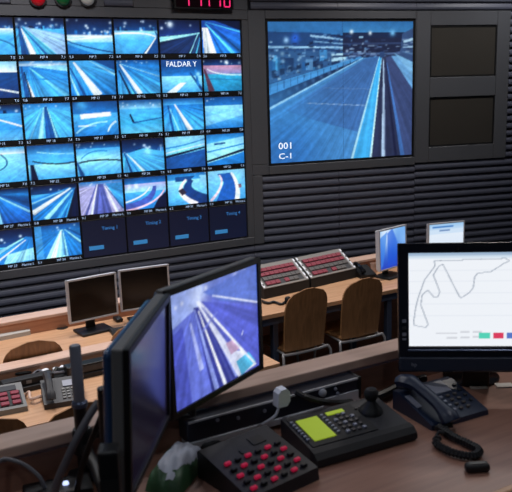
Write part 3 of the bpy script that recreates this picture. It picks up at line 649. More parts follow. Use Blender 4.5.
# keyboards and small things at left of far desk
p = atz(129, 331, ZA); keyboard('keyboard', 'black keyboard in front of the unlit silver monitors', (p.x, p.y, ZA), R(24), 0.26, 0.12)
p = atz(118, 321, ZA); t = thing('computer_mouse', 'small black mouse between the two unlit monitor feet', 'mouse', (p.x, p.y, ZA), R(30))
MB().box((0, 0, 0.016), (0.055, 0.095, 0.032), 0.014, 3).build('shell', 'black', t, True); MB().box((0, -0.02, 0.033), (0.006, 0.02, 0.006), 0.002).build('wheel', 'grey_plastic', t)
a0 = atz(-6, 341, ZA); t = thing('desk_console', 'grey flat console with switches at left end of far desk', 'console', (a0.x, a0.y + .05, ZA), R(33))
MB().prism([(-.07, 0), (.07, 0), (.07, .075), (-.07, .03)], 'x', -.22, .22).build('body', 'light_plastic', t)
MB().box((0, .08, .045), (.44, .02, .09), .004).build('back_rail', 'black', t)
for k in range(6): MB().box((-.17 + k * .07, -.0, .062), (.03, .05, .014), .003, 1).build('switch', 'black_matte' if k % 2 else 'grey_plastic', t)

# red button consoles
def button_console(label, pxl, pxr, dz=0):
    pl = atz(*pxl, ZA); pr = atz(*pxr, ZA); rz = math.atan2(pr.y - pl.y, pr.x - pl.x); w = (pr - pl).length - 0.008
    c = (pl + pr) / 2; t = thing('button_console', label, 'control panel', (c.x, c.y, ZA), rz, 'sloped red button consoles')
    dep, hf, hb = 0.24, 0.080, 0.225
    MB().prism([(0, 0), (dep, 0), (dep, hb), (dep - .02, hb), (0.004, hf)], 'x', -w / 2, w / 2).build('body', 'black_matte', t)
    sl = math.atan2(hb - hf, dep - .024); L = math.hypot(hb - hf, dep - .024)
    fm = Matrix.Translation((0, 0.004, hf)) @ Matrix.Rotation(sl, 4, 'X')      # local x, along slope y, normal z
    mb = MB(); mb.m = fm; mb.box((0, L / 2, 0.003), (w - .006, L - .004, 0.006), 0.001, 1); plate = mb.build('face_plate', 'console_grey', t)
    mb = MB(); mb.m = fm; mb.box((0.0, L * .45, 0.0065), (w - .075, L * .74, 0.003)); mb.build('button_field', 'dark_grey', t)
    for sx in (-1, 1):
        mb = MB(); mb.m = fm; mb.box((sx * (w / 2 - .012), L / 2, 0.008), (.018, L - .02, .006), .002, 1); mb.build('side_strip', 'white_plastic', t)
        for k in range(4):
            mb = MB(); mb.m = fm; mb.box((sx * (w / 2 - .012), L * (.15 + k * .22), 0.012), (.009, .016, .004)); mb.build('slot', 'black', t)
    mr = MB().box((0, 0, 0), ((w - .09) / 8.6, L * .145, 0.012), .002, 1).mesh('button'); mr.transform(Matrix.Rotation(sl, 4, 'X'))
    mg = mr.copy(); mr.materials.append(MATS['red_button']); mg.materials.append(MATS['grey_button'])
    for i in range(4):
        for k in range(8):
            if i == 0 and k in (3, 7): continue
            pos = fm @ Vector((-(w - .09) / 2 + (w - .09) * (k + .5) / 8, L * (.17 + i * .19), 0.012))
            red = (i != 1) and not (i == 0 and k > 4)
            link('button', mr if red else mg, plate, None, pos)
    return t
button_console('left of two sloped red-button consoles on far desk', (264, 299.5), (310, 289))
button_console('right of two sloped red-button consoles on far desk', (311, 288.5), (357, 277.5))
# intercom handset between consoles and blue monitor
p = atz(364, 276, ZA); t = thing('desk_phone', 'small black telephone between button consoles and blue monitor', 'telephone', (p.x, p.y, ZA), R(20))
MB().prism([(-.09, 0), (.09, 0), (.09, .08), (-.09, .03)], 'x', -.075, .075).build('base', 'black', t)
MB().tube(smooth_path([(-.045, -.08, .055), (-.05, -.04, .085), (-.05, .03, .105), (-.045, .085, .095)], 4), [.024] * 3 + [.017] * 7 + [.024] * 3, 8).build('handset', 'black_gloss', t, True)
p = atz(374, 272, ZA); t = thing('paper_cup', 'small beige cup beside blue monitor foot', 'cup', (p.x, p.y, ZA))
MB().lathe([(.026, 0), (.032, .08), (.034, .082), (.030, .082), (.025, .01)]).build('cup_wall', 'beech_edge', t, True)
pts = [atz(x, y, ZA + .012) for x, y in ((262, 301), (268, 303), (274, 302), (281, 304), (286, 302), (290, 306))]
tag(MB().tube(smooth_path(pts), .011, 6).build('headset_cable', 'black', None, True), 'tangled black cable before left red-button console', 'cable')
p = atz(288, 303.5, ZA); t = thing('headset_plug', 'black round plug on far desk beside chair back', 'plug', (p.x, p.y, ZA))
MB().lathe([(.018, 0), (.026, .01), (.026, .04), (.016, .055), (.002, .058)]).build('plug_body', 'black', t, True)

# ================================================================== ROW B (middle desk)
TB = R(31); OB = atz(20, 367, 0.80); OB.z = 0; ub = udir(TB); nb = Vector((-math.sin(TB), math.cos(TB), 0)); ZBk = 0.70
def loc_b(p): d = p - OB; return d.dot(ub), d.dot(nb)
t = thing('middle_desk', 'beech desk with shelf ledge behind the foreground monitors', 'desk', OB, TB)
u0, u1 = -2.6, 1.45; uc_ = (u0 + u1) / 2
MB().box((uc_, -0.25, ZBk - .018), (u1 - u0, 0.78, .036), .004).build('desk_top', 'beech', t)
MB().box((uc_, 0.065, 0.785), (u1 - u0, 0.13, .030), .004).build('ledge', 'beech_edge', t)
MB().box((uc_, 0.004, 0.760), (u1 - u0 - .01, 0.008, .05)).build('ledge_front', 'beech_panel', t)
MB().box((uc_, 0.098, 0.37), (u1 - u0, 0.012, 0.74)).build('back_panel', 'brown_dark', t)
for u in (-2.5, -1.2, 0.2, 1.35):
    MB().box((u, -.56, .34), (.05, .05, .68), .006).build('leg', 'steel_blue', t); MB().box((u, .06, .34), (.05, .05, .68), .006).build('leg', 'steel_blue', t)
mid_desk = t
put_chair(copy_tree(chair0), 82, 403, 0.90, 'plywood chair top poking up beside the black monitor pole', R(31))
put_chair(copy_tree(chair0), -12, 420, 0.90, 'plywood chair top at lower left, below keypad telephone', R(31))
# equipment below the ledge, on a dark cable tray
ZTR = ZBk + .032
MB().box((-.2, -.045, ZBk + .016), (2.9, .25, .031), .004).build('cable_tray', 'black_matte', mid_desk)
p = atz(88, 372, ZTR); t = thing('equipment_box', 'black equipment box under the middle desk ledge', 'box', (p.x, p.y, ZTR), TB)
MB().box((0, .03, .028), (.26, .08, .056), .006).build('case', 'black', t); MB().box((0, -.011, .028), (.24, .004, .03)).build('front_strip', 'dark_grey', t)
p = atz(30, 386, ZTR); t = thing('equipment_box', 'dark low box with cables behind keypad telephone', 'box', (p.x, p.y, ZTR), TB)
MB().box((0, .05, .022), (.30, .07, .044), .006).build('case', 'black_matte', t)
for k in range(3): MB().box((-.1 + k * .1, .014, .022), (.03, .004, .018)).build('port', 'grey_plastic', t)
rg = random.Random(3)
for k, (x0, y0, x1, y1, mt, lab) in enumerate(((0, 376, 34, 372, 'black', 'black cable left under middle desk ledge'), (30, 377, 66, 372, 'cable_grey', 'grey cable looping behind the dark telephone'), (25, 396, 44, 395, 'beech_edge', 'pale cable loop between the two middle desk telephones'), (52, 377, 76, 366, 'black', 'black cable beside the equipment box'))):
    zc_ = (ZBk if y0 > 390 else ZTR) + .01; A = atz(x0, y0, zc_); Bq = atz(x1, y1, zc_); mid = (A + Bq) / 2 + Vector((rg.uniform(-.03, .03), rg.uniform(-.1, .0), .02))
    tag(MB().tube(smooth_path([A, A.lerp(mid, .5) + Vector((0, .03, .02)), mid, mid.lerp(Bq, .5) + Vector((.02, -.02, .01)), Bq]), .009, 6).build('cable', mt, None, True), lab, 'cable')
for k, (x, y) in enumerate(((56, 372), (64, 369.5), (45, 373))):
    p = atz(x, y, ZTR + .005); t = thing('connector_plug', ['white plug, left of pair near the equipment box', 'white plug, right of pair near the equipment box', 'small pale plug above the dark telephone'][k], 'plug', (p.x, p.y, ZTR), TB + k)
    MB().box((0, 0, .015), (.03, .045, .03), .005).build('plug_body', 'white_plastic', t); MB().tube([(0, .02, .015), (0, .05, .02), (.01, .075, .01)], .005, 6).build('cord', 'cable_grey', t)
# grey keypad phone with red keys
a = atz(28, 411, ZBk); t = thing('keypad_phone', 'grey keypad unit with red keys and small display', 'keypad', (a.x, a.y, ZBk), R(24))
w_ = .30; dep = .24; hb = .085; hf = .03; sl = math.atan2(hb - hf, dep); L = math.hypot(hb - hf, dep)
MB().prism([(0, 0), (dep, 0), (dep, hb), (0, hf)], 'x', -w_, 0).build('body', 'grey_plastic', t)
fm = Matrix.Translation((-w_ / 2, 0, hf)) @ Matrix.Rotation(sl, 4, 'X')
mb = MB(); mb.m = fm; mb.box((.05, L * .80, .003), (.13, .05, .006), .001, 1); mb.build('display', 'dark_grey', t)
mb = MB(); mb.m = fm; mb.box((.012, L * .38, .002), (w_ - .06, L * .55, .004)); mb.build('key_field', 'black', t)
for i in range(3):
    for k in range(4):
        mb = MB(); mb.m = fm; mb.box((-.085 + k * .062, L * (.19 + i * .19), .007), (.046, L * .13, .012), .003, 1); mb.build('key', 'red_button', t)
# dark desk phone of the middle desk
a = atz(63, 400, ZBk); t = thing('desk_phone', 'dark grey desk telephone on middle desk with handset on left', 'telephone', (a.x, a.y, ZBk), R(20))
MB().prism([(-.10, 0), (.10, 0), (.10, .10), (-.10, .03)], 'x', -.11, .11).build('base', 'dark_grey', t)
fm = Matrix.Translation((0, -.10, .03)) @ Matrix.Rotation(math.atan2(.07, .2), 4, 'X')
mb = MB(); mb.m = fm; mb.box((.05, .15, .003), (.085, .05, .006)); mb.build('display', 'pale_button', t)
for i in range(4):
    for k in range(4):
        mb = MB(); mb.m = fm; mb.box((.005 + k * .026, .03 + i * .024, .004), (.018, .015, .008), .002, 1); mb.build('key', 'grey_plastic', t)
mb = MB(); mb.m = fm; mb.tube(smooth_path([(-.07, .0, .03), (-.07, .03, .05), (-.07, .105, .065), (-.07, .18, .05), (-.07, .21, .03)], 4), [.026] * 5 + [.02] * 7 + [.026] * 5, 8); mb.build('handset', 'dark_grey', t, True)

# ================================================================== FOREGROUND DESK
LZ = 1.618
t = thing('control_desk', 'brown wooden control desk with raised ledge in the foreground', 'desk', OC, TC)
u0, u1 = -2.2, 2.4; um = (u0 + u1) / 2
MB().box((um, -0.30, DZ - .018), (u1 - u0, 0.62, .036), .004).build('desk_top', 'desk_wood', t)
MB().box((um, -0.602, DZ - .020), (u1 - u0, 0.022, .044), .006).build('edge_trim', 'beech', t)
MB().box((um, 0.012, (PLAT + LZ) / 2 - .02), (u1 - u0, 0.024, LZ - PLAT - .04)).build('back_panel', 'desk_wood', t)
MB().box((um, 0.030, LZ - .014), (u1 - u0, 0.084, .028), .004).build('ledge', 'beech_edge', t)
for u in (-2.15, -0.9, 0.5, 2.35):
    MB().box((u, -.3, (PLAT + DZ - .036) / 2), (.03, .52, DZ - .036 - PLAT)).build('side_panel', 'desk_wood', t)
def loc_c(p): d = p - OC; return d.dot(uc), d.dot(nc)

# connection strip fixed along the panel
ul, _ = loc_c(onplane(178, 428, OC, TC)); ur, _ = loc_c(onplane(349, 390, OC, TC))
t = thing('connection_strip', 'long black connector strip with silver lower rail along desk back', 'connector strip', pc(ur, -.002, DZ + .012), TC)
w_ = ur - ul
MB().box((-w_ / 2, -.028, .045), (w_, .052, .058), .004).build('case', 'strip_dark', t); MB().box((-w_ / 2, -.031, .0085), (w_ - .01, .054, .018), .002, 1).build('rail', 'silver', t)
MB().box((-w_ / 2, -.0545, .071), (w_ - .01, .004, .005)).build('top_line', 'silver', t)
MB().box((-.07, -.0555, .026), (.12, .005, .024), .001, 1).build('label_plate', 'silver', t); MB().box((-.006, -.03, .043), (.012, .058, .066), .004).build('end_cap', 'black', t)
rot = Matrix.Rotation(R(90), 4, 'X')
MB().lathe([(.011, 0), (.011, .008), (.006, .012)], m=Matrix.Translation((-.135, -.054, .058)) @ rot).build('knob', 'silver', t, True)
for k, (dx, dz) in enumerate(((-.09, .058), (-.082, .042), (-.32, .05), (-.40, .05), (-.46, .06))):
    MB().lathe([(.005, 0), (.005, .004), (.002, .005)], m=Matrix.Translation((dx, -.054, dz)) @ rot, n=10).build('socket', 'pale_button', t)
# white plug on its cable
p = onplane(281, 397, pc(0, -.085), TC); t = thing('white_adapter', 'white plastic plug hanging over the black connector strip', 'plug', (p.x, p.y, p.z), TC); t.scale = (1.08, 1.0, 1.05)
MB().prism([(-.016, -.022), (.010, -.022), (.019, -.010), (.018, .014), (.010, .024), (-.006, .023), (-.014, .014)], 'y', -.014, .014).build('plug_body', 'white_plastic', t)
MB().tube(smooth_path([(-.006, 0, -.018), (-.013, -.002, -.036), (-.022, .0, -.048), (-.05, .01, -.064)]), .004, 6).build('cord', 'white_plastic', t, True)

# ---------------- CCTV joystick controller
a = atz(317.5, 469, DZ); b = atz(416, 440, DZ); rz = math.atan2(b.y - a.y, b.x - a.x); cw = (b - a).length
t = thing('camera_controller', 'black camera control keyboard with green display and joystick', 'controller', (a.x, a.y, DZ), rz)
dep, hf, hb = .180, .030, .056
MB().prism([(0, .001), (dep, .001), (dep, hb), (dep - .015, hb), (.028, hf + .006), (.006, hf - .004), (0, .012)], 'x', 0, cw).build('body', 'charcoal', t)
MB().prism([(-.004, .006), (.03, .006), (.03, hf + .007), (.012, hf + .004), (-.002, hf - .008)], 'x', -.002, cw + .002).build('wrist_rest', 'black_matte', t)
sl = math.atan2(hb - hf - .006, dep - .043); fm = Matrix.Translation((0, .028, hf + .006)) @ Matrix.Rotation(sl, 4, 'X') @ Matrix.Diagonal((1, .93, 1, 1))
def cp(name, c, d, mt, bev=.001):
    mb = MB(); mb.m = fm; mb.box(c, d, bev, 1); return mb.build(name, mt, t)
fx = cw / .29
cp('faceplate', (cw * .36, .078, .001), (cw * .66, .142, .003), 'black_matte')
cp('display', (.056 * fx, .079, .003), (.062 * fx, .104, .004), 'lcd'); cp('display', (.140 * fx, .127, .003), (.052 * fx, .016, .004), 'lcd')
for k in range(7):
    cp('soft_key', (.012 * fx, .040 + k * .0145, .004), (.009, .007, .006), 'pale_button'); cp('soft_key', (.100 * fx, .040 + k * .0145, .004), (.009, .007, .006), 'pale_button')
for i in range(5):
    for k in range(4):
        if i == 4 and k in (0, 3): continue
        cp('key', ((.122 + k * .0165) * fx, .030 + i * .020, .004), (.010, .010, .007), 'grey_button' if (i + k) % 3 else 'pale_button')
for k in range(5): cp('key', ((.200 + k * .013) * fx, .118, .004), (.008, .007, .006), 'grey_button')
jm = fm @ Matrix.Translation((.232 * fx, .095, 0))
mb = MB(); mb.lathe([(.034, 0), (.032, .006), (.026, .012), (.02, .02), (.014, .028), (.010, .034)], m=jm); mb.build('joystick_boot', 'black', t, True)
st = MB(); st.lathe([(.009, .024), (.010, .032), (.016, .037), (.0195, .046), (.0195, .056), (.014, .064), (.002, .067)], m=jm @ Matrix.Rotation(R(-6), 4, 'X')); st.build('joystick_knob', 'black_matte', t, True)

# ---------------- dark keypad with red keys
a = atz(232, 503, DZ); b = atz(320, 473, DZ); rz = math.atan2(b.y - a.y, b.x - a.x); kw = (b - a).length
t = thing('button_keypad', 'black sloped keypad with glowing red keys in the foreground', 'keypad', (-.028, 1.474, DZ), R(39))
kw, dep, hf, hb = .205, .20, .030, .072
MB().prism([(0, 0), (dep, 0), (dep, hb - .006), (dep - .008, hb), (.004, hf)], 'x', 0, kw).build('body', 'charcoal', t)
sl = math.atan2(hb - hf, dep - .012); L = math.hypot(hb - hf, dep - .012); fm = Matrix.Translation((0, .004, hf)) @ Matrix.Rotation(sl, 4, 'X')
cp('label_window', (kw * .70, L * .80, .001), (.040, .030, .003), 'black')
cp('mark', (kw * .40, L * .70, .001), (.006, .014, .003), 'black')
for i in range(5):
    for k in range(6):
        red = (i + k) % 2 == 0
        cp('key', (kw * (.13 + k * .147), L * (.10 + i * .125), .004), (.017, .010, .008), 'red_lit' if red else 'black', .002)

# ---------------- right black monitor with track map
HP_S = .93
hc = Vector((0.6174, 2.2024, 1.7427)); hc = CAM + (hc - CAM) * HP_S; yaw = R(-5.0); tilt = R(9.4)
half = .155 * HP_S; hh = .2860 * HP_S; hc.z += .007; left = hc - Vector((math.cos(yaw), math.sin(yaw), 0)) * half; hw = hh * 1.6
c = left + Vector((math.cos(yaw), math.sin(yaw), 0)) * (hw / 2)
P = Pic(150, 96, (244, 248, 254)); P.grad(0, .035, (150, 176, 205), (170, 192, 216)); P.grad(.035, .07, (206, 224, 240), (222, 234, 246))
for a_ in range(1, 12): P.line(0, .07 + a_ * .06, 1, .07 + a_ * .06, .002, .002, (226, 232, 242)); P.line(a_ * .08, .07, a_ * .08, .75, .0015, .0015, (230, 235, 244))
trk = [(.172, .09), (.32, .085), (.48, .078), (.633, .072), (.66, .10), (.622, .125), (.60, .15), (.539, .21), (.455, .225), (.435, .26), (.425, .377), (.40, .43), (.346, .485), (.335, .47), (.27, .26), (.228, .125), (.20, .15), (.166, .24), (.19, .34), (.208, .42), (.195, .47), (.172, .48), (.13, .40), (.105, .43), (.090, .46), (.084, .56), (.13, .765), (.115, .795), (.088, .79), (.04, .775), (.035, .74), (.050, .58), (.066, .48), (.109, .29), (.168, .165), (.178, .14), (.172, .09)]
for a_, b_ in zip(trk[:-1], trk[1:]): P.line(a_[0], a_[1], b_[0], b_[1], .0055, .0055, (134, 146, 164))
for (x, y, l) in ((.18, .86, .14), (.34, .845, .06), (.42, .845, .06), (.25, .91, .07), (.34, .905, .06), (.42, .90, .05)): P.line(x, y, x + l, y, .014, .014, (205, 208, 216))
P.poly([(.46, .855), (.535, .855), (.535, .915), (.46, .915)], (86, 214, 186)); P.poly([(.555, .855), (.62, .855), (.62, .915), (.555, .915)], (222, 62, 96)); P.poly([(.64, .855), (.71, .855), (.71, .915), (.64, .915)], (90, 120, 200))
t = thing('track_monitor', 'black widescreen monitor showing white track map page', 'monitor', (c.x, c.y, DZ), yaw)
m = Matrix.Translation((0, 0, c.z - DZ)) @ Matrix.Rotation(-tilt, 4, 'X')
bl, bt, bb = .030, .028, .074
f = MB(); f.m = m; f.frame(hw + 2 * bl, hh + bt + bb, -hw / 2 - bl, -hh / 2 - bb, bl, bl, bb, bt, -.010, .014, .003); f.build('bezel', 'bezel_dark', t)
f = MB(); f.m = m; f.box((0, -.013, -hh / 2 - bb + .024), (hw + 2 * bl - .004, .012, .040), .004); bar = f.build('speaker_bar', 'bar_dark', t)
f = MB(); f.m = m; f.box((0, -.012, -hh / 2 - .011), (hw + .01, .006, .006), .002, 1); f.build('trim_line', 'steel_blue', t)
f = MB(); f.m = m; f.box((0, .024, -.02), (hw + 2 * bl - .01, .024, hh + .08), .008); f.box((0, .045, -.03), (.24, .03, .16), .01); f.build('back_shell', 'black_matte', t)
screen_mesh('screen', hw, hh, P.out(), t, -hw / 2, -hh / 2, -.002, 0.95, m)
for k, z in enumerate((-.06, -.08, -.098, -.112)):
    f = MB(); f.m = m; f.box((-hw / 2 - .014, -.011, z), (.011, .003, .009 if k < 3 else .005)); f.build('side_button', 'pale_button' if k != 1 else 'dark_grey', t)
lg = text('logo', 'hp', .016, 'pale_button', bar, (0, 0, 0)); lg.data.transform(m @ Matrix.Translation((-hw / 2 + .004, -.0205, -hh / 2 - bb + .019)))
f = MB(); f.m = m; f.lathe([(.004, 0), (.003, .003)], m=Matrix.Translation((.0 - hw * .18, -.010, hh / 2 + .012)) @ rot, n=10); f.build('camera_dot', 'black', t)
MB().box((.0, .085, .10), (.08, .022, .20), .006).build('neck', 'black', t)
MB().lathe([(.001, 0), (.085, 0), (.085, .006), (.075, .010), (.001, .010)], (.0, .155, 0), 28).build('foot', 'black_gloss', t, True)

# ---------------- desk phone with coiled cord
fl = atz(430, 427, DZ); fr = atz(488, 413, DZ); rz = math.atan2(fr.y - fl.y, fr.x - fl.x); pw = (fr - fl).length
t = thing('desk_phone', 'navy desk telephone with coiled cord beside track map monitor', 'telephone', (fl.x + .004, fl.y - .022, DZ), rz + R(4))
dep, hf, hb = .168, .014, .054
MB().prism([(0, 0), (dep, 0), (dep, hb), (dep - .02, hb + .002), (.002, hf)], 'x', -.005, pw).build('base', 'navy', t)
sl = math.atan2(hb - hf, dep - .02); fm = Matrix.Translation((0, .002, hf)) @ Matrix.Rotation(sl, 4, 'X')
cp('display', (pw * .60, .128, .003), (pw * .36, .05, .005), 'pale_button')
for i in range(4):
    for k in range(3): cp('key', (pw * (.50 + k * .13), .030 + i * .019, .004), (.012, .009, .007), 'grey_button' if k else 'pale_button', .002)
for k in range(4): cp('side_key', (pw * .90, .05 + k * .024, .004), (.010, .010, .006), 'dark_grey', .002)
cp('label_card', (pw * .06, .10, .003), (.018, .055, .004), 'pale_button')
mb = MB(); mb.m = fm; P0 = smooth_path([(.036, -.022, .020), (.034, .004, .034), (.030, .055, .044), (.024, .115, .048), (.020, .150, .038), (.019, .168, .022)], 5)
mb.tube(P0, [.024, .025, .025, .025, .024, .022, .020, .018] + [.017] * 8 + [.019, .022] + [.024] * 8, 10, Matrix.Diagonal((1.15, 1, .85, 1))); mb.build('handset', 'navy', t, True)
# coiled cord: from handset bottom, looping to the right
A = [atz(436, 441, DZ + .012), atz(446, 449.5, DZ + .012), atz(461, 454.5, DZ + .012), atz(475, 455.5, DZ + .012), atz(479, 450, DZ + .012), atz(469, 444, DZ + .012), atz(456, 438, DZ + .012), atz(446, 432, DZ + .014), atz(438, 427, DZ + .016)]
inv = Matrix.LocRotScale(t.location, t.rotation_euler, None).inverted()
base = smooth_path([fm @ Vector((.040, -.020, .010))] + [inv @ p for p in A], 22); coil = []
for i, p in enumerate(base):
    q2 = base[min(i + 1, len(base) - 1)]; q1 = base[max(i - 1, 0)]; tg = (q2 - q1).normalized(); s1 = tg.cross(Vector((0, 0, 1))).normalized(); s2 = tg.cross(s1)
    an = i * 2 * math.pi / 5.0; coil.append(p + (s1 * math.cos(an) + s2 * math.sin(an)) * .0070)
MB().tube(coil, .0046, 6).build('coiled_cord', 'black_matte', t)

# small black block, papers, cable to monitor
p = atz(477, 471, DZ); t = thing('black_remote', 'small black rounded block near the desk front edge', 'remote', (p.x, p.y, DZ), R(4))
MB().box((0, 0, .0105), (.058, .026, .021), .008, 3).build('case', 'black_matte', t, True); MB().box((0, 0, .0212), (.038, .012, .001)).build('top_inset', 'black', t)
for k, (x, y, rz_, lab) in enumerate(((478, 387, 14, 'white paper slip under the track map monitor, nearer phone'), (504, 386, -4, 'white paper slip under the track map monitor, at right edge'))):
    p = atz(x, y, DZ); tag(MB().box((p.x, p.y, DZ + .002), (.05, .03, .004), 0, m=None).build('paper_slip', 'paper'), lab, 'paper')
pts = [atz(372, 399, DZ + .02), atz(384, 394, DZ + .02), atz(398, 387, DZ + .02), atz(412, 381, DZ + .02), atz(425, 378, DZ + .02)]
tag(MB().tube(smooth_path(pts), .013, 8).build('monitor_cable', 'black', None, True), 'thick black cable from joystick to track map monitor', 'cable')
pts = [onplane(296, 392, pc(0, -.075), TC), onplane(308, 398, pc(0, -.10), TC), onplane(324, 402, pc(0, -.10), TC), onplane(338, 403, pc(0, -.08), TC), atz(352, 402, DZ + .03)]
tag(MB().tube(smooth_path(pts), .009, 8).build('strip_cable', 'black', None, True), 'black cable running along connector strip behind controller', 'cable')
pts = [atz(196, 442, DZ + .012), atz(215, 440, DZ + .012), atz(240, 430, DZ + .012), atz(262, 422, DZ + .012), atz(282, 412, DZ + .012), atz(296, 404, DZ + .02)]
tag(MB().tube(smooth_path(pts), .008, 8).build('keypad_cable', 'black', None, True), 'black cable on desk behind the red-key keypad', 'cable')
pts = [atz(188, 436, DZ + .012), atz(205, 446, DZ + .012), atz(222, 438, DZ + .012), atz(236, 427, DZ + .015), atz(228, 420, DZ + .02), atz(214, 424, DZ + .015), atz(205, 433, DZ + .015)]
tag(MB().tube(smooth_path(pts), .009, 8).build('tangled_cable', 'black_matte', None, True), 'tangled black cable loop below the racing picture monitor', 'cable')

p = atz(208, 428, DZ); t = thing('cable_hub', 'black cable hub on desk below the racing picture monitor', 'hub', (p.x - .01, p.y, DZ), TC)
MB().box((0, 0, .02), (.10, .045, .04), .006).build('case', 'black', t)
for k in range(4): MB().box((-.036 + k * .024, -.0235, .022), (.012, .003, .010)).build('port', 'grey_plastic', t)
MB().lathe([(.018, .04), (.020, .046), (.018, .062), (.010, .070), (.001, .071)], (.03, 0, 0), 14).build('knob', 'black_matte', t, True)

# ---------------- two arm mounted monitors and their pole
S17 = .90
def arm_monitor(label, c0, yaw, w, h, pic, front='black', S17=S17):
    c = CAM + (Vector(c0) - CAM) * S17; w *= S17; h *= S17
    t = thing('arm_monitor', label, 'monitor', c, yaw, 'arm mounted foreground monitors'); b_ = .015
    MB().frame(w + 2 * b_, h + 2 * b_, -w / 2 - b_, -h / 2 - b_, b_, b_, b_, b_, -.006, .006, .002).build('bezel', front, t)
    MB().box((0, .016, 0), (w + 2 * b_ - .002, .022, h + 2 * b_ - .002), .004).build('side_rim', 'grey_plastic', t)
    MB().box((0, .036, 0), (w + 2 * b_ - .02, .020, h + 2 * b_ - .02), .010).build('back_shell', 'shell_blue_lit', t)
    MB().box((0, .056, 0), (.12, .022, .12), .004).build('mount_plate', 'black_matte', t)
    if pic is None: MB().box((0, .004, 0), (w + .002, .010, h + .002)).build('screen', 'screen_purple_haze', t)
    else: screen_mesh('screen', w, h, pic, t, -w / 2, -h / 2, -.001)
    return t
V = (92, 104, 204); VD = (52, 58, 140); VL = (140, 156, 232); VW = (222, 228, 255)
P = Pic(96, 104, V); P.grad(0, .12, (112, 132, 214), (96, 118, 210)); P.poly([(0, 0), (.35, 0), (.3, .18), (.0, .3)], (150, 170, 236)); P.glow(.3, .1, .12, (200, 214, 252), .9); P.lights(41, 8, .02, .15, .025, VW)
P.poly([(.35, .08), (1, 0), (1, .38), (.55, .22)], (92, 118, 208)); P.poly([(.3, .14), (1, .42), (1, 1), (.8, 1)], (84, 94, 196)); P.line(.45, .14, 1, .375, .012, .018, VW); P.poly([(0, .3), (.28, .2), (.42, 1), (0, 1)], (98, 112, 206)); P.poly([(0, .35), (.12, .3), (.18, 1), (0, 1)], (76, 86, 186))
P.poly([(.24, .18), (.34, .2), (.72, 1), (.4, 1)], VD); P.line(.25, .2, .46, 1, .01, .05, VL); P.line(.29, .22, .56, 1, .01, .035, VW); P.line(.31, .2, .64, 1, .008, .03, (70, 78, 160)); P.line(.33, .2, .70, .98, .01, .03, VL); P.line(.2, .3, .3, .75, .02, .05, (190, 200, 246), .7)
P.poly([(.27, .14), (.31, .14), (.96, .97), (.72, 1)], VW); P.poly([(.32, .2), (.36, .22), (.76, .76), (.66, .72)], (84, 94, 190)); P.poly([(.58, .62), (.68, .62), (.76, .73), (.64, .75)], (190, 160, 196)); P.poly([(.70, .84), (.86, .81), (.95, .94), (.76, 1)], (86, 182, 226)); P.line(.3, .16, .95, .97, .008, .02, VW)
P.line(.32, .42, .5, .30, .03, .02, (120, 132, 220), .6); P.line(.78, .62, .80, .58, .01, .01, VW); P.streaks(.28, .12, 5, .20, 80); P.noise(.16, 5, 20); P.vignette(.3)
C1 = arm_monitor('foreground monitor showing violet racing track, on arm', (-0.1081, 1.9029, 1.7646), R(55.8), .376, .301, P.out())
C2 = arm_monitor('dark foreground monitor seen nearly edge-on beside racing picture', (-0.2513, 1.6039, 1.738), R(84.7), .376, .301, None, S17=.855)
C2.rotation_euler.x = R(3.0)
pp = atY(79.5, 402, 1.66); top = atY(79, 345, 1.66)
t = thing('monitor_pole', 'black monitor mounting pole with collar at left foreground', 'monitor stand', (pp.x, pp.y, DZ), 0)
MB().tube([(0, 0, pp.z - DZ - .02), (0, 0, top.z - DZ - .004), (0, 0, top.z - DZ)], [.0135, .0135, .011], 20).build('pole', 'pole_grey', t, True)
MB().lathe([(.019, pp.z - DZ - .01), (.019, pp.z - DZ), (.015, pp.z - DZ + .004)], n=20).build('collar', 'steel_blue', t, True)
MB().tube([(0, 0, .01), (0, 0, pp.z - DZ - .012)], .016, 16).build('lower_pole', 'black', t, True)
MB().box((0, .0, .008), (.076, .076, .016), .005).build('base', 'black', t)
def arm(target_obj, zoff):
    n = Vector((-math.sin(target_obj.rotation_euler.z), math.cos(target_obj.rotation_euler.z), 0)); e = target_obj.location + n * .066 - t.location
    s = Vector((0, 0, e.z)); s.z = zoff; e2 = Vector((e.x, e.y, e.z))
    mid = (s + e2) / 2 + Vector((-.02, .03, 0)); mid.z = zoff; e1 = Vector((e.x, e.y, zoff)) + n * .03
    MB().tube([s, mid, e1, e2 + n * .025, e2], .014, 10).build('arm', 'black', t, True)
arm(C1, .10); arm(C2, .075)
MB().lathe([(.024, .06), (.024, .115), (.02, .12)], n=18).build('arm_clamp', 'black', t, True)
# mount block, thick cable, thin cable, led
n2 = Vector((-math.sin(C2.rotation_euler.z), math.cos(C2.rotation_euler.z), 0))
pts = [atY(98, 402, 1.50), atY(88, 418, 1.47), atY(76, 440, 1.44), atY(66, 462, 1.43), atY(58, 480, 1.43), atY(53, 500, 1.44), atz(56, 512, DZ + .012)]
tag(MB().tube(smooth_path(pts), .0085, 10).build('thick_cable', 'cable_grey', None, True), 'thick grey cable hanging from back of dark monitor', 'cable')
pts = [atY(108, 400, 1.52), atY(98, 425, 1.50), atY(88, 450, 1.50), atY(80, 475, 1.5), atz(76, 500, DZ + .01)]
tag(MB().tube(smooth_path(pts), .007, 8).build('thick_cable', 'black', None, True), 'black cable hanging close behind dark monitor', 'cable')
pts = [atz(-12, 486, DZ + .06), onplane(0, 461, pc(0, -.03), TC), onplane(18, 462, pc(0, -.05), TC), onplane(32, 470, pc(0, -.07), TC), onplane(42, 481, pc(0, -.09), TC), atz(48, 500, DZ + .012)]
tag(MB().tube(smooth_path(pts), .005, 8).build('thin_cable', 'cable_grey', None, True), 'thin grey cable arching before the wood panel', 'cable')
p = atz(60, 506, DZ); t = thing('docking_box', 'black box with white indicator light at lower left', 'box', (p.x, p.y, DZ), R(20))
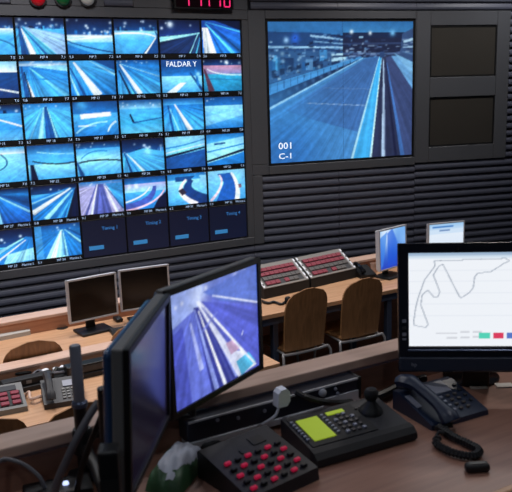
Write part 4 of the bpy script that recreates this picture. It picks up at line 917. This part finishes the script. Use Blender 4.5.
MB().box((0, 0.02, .02), (.15, .08, .04), .006).build('case', 'black', t)
MB().lathe([(.007, 0), (.006, .005), (.001, .007)], m=Matrix.Translation((.018, .018, .0405)), n=12).build('indicator_light', 'led_white', t, True)
p = atY(107, 453, 1.13); t = thing('upright_box', 'black upright box at bottom edge in front of dark monitor rim', 'box', (p.x, p.y, DZ), R(5))
MB().box((0, .02, (p.z - DZ) / 2), (.034, .04, p.z - DZ), .004).build('case', 'black', t); MB().box((0, -.001, (p.z - DZ) * .5), (.028, .003, (p.z - DZ) * .7)).build('grille', 'black_matte', t)

# ---------------- green and white snack bag
p = atz(177, 462, DZ + .03); t = thing('snack_bag', 'crumpled green and white plastic bag under the racing monitor', 'bag', (p.x, p.y, DZ), R(74))
def bag(sx, sy, hz, seed):
    rg = np.random.RandomState(seed); n = 40; pts = {}
    for i in range(n + 1):
        for k in range(n + 1):
            a_, b_ = i / n * 2 - 1, k / n * 2 - 1
            e = max(0, 1 - abs(a_) ** 4) * max(0, 1 - abs(b_) ** 4)
            z = hz * e ** .6 * (1 + .10 * math.sin(5 * a_ + 3 * b_ + seed) + .06 * math.sin(11 * b_ - 6 * a_)) + rg.uniform(-.0006, .0006) * (e > 0)
            pts[i, k] = (a_ * sx * (1 - .08 * b_ * b_), b_ * sy * (1 - .1 * a_ * a_), .001 + max(z, 0))
    def patch(name, mt, dz, cond, bottom):
        mb = MB(); V = {q: mb.bm.verts.new((p[0], p[1], p[2] + dz)) for q, p in pts.items()}
        for i in range(n):
            for k in range(n):
                if cond((i + .5) / n * 2 - 1, (k + .5) / n * 2 - 1): mb.bm.faces.new((V[i, k], V[i + 1, k], V[i + 1, k + 1], V[i, k + 1]))
        if bottom: mb.bm.faces.new([V[i, 0] for i in range(n + 1)] + [V[n, k] for k in range(1, n + 1)] + [V[i, n] for i in range(n - 1, -1, -1)] + [V[0, k] for k in range(n - 1, 0, -1)])
        for v in list(mb.bm.verts):
            if not v.link_faces: mb.bm.verts.remove(v)
        return mb.build(name, mt, t, True)
    patch('bag_body', 'bag_green', 0, lambda a, b: True, True)
    patch('printed_patch', 'bag_white', .0014, lambda a, b: (a - .12) ** 2 / .70 + (b + .05 + .20 * a) ** 2 / .62 < 1, False)
    patch('printed_patch', 'bag_white', .0014, lambda a, b: (a + .76) ** 2 / .012 + (b + .30) ** 2 / .05 < 1, False)
bag(.100, .050, .048, 3)
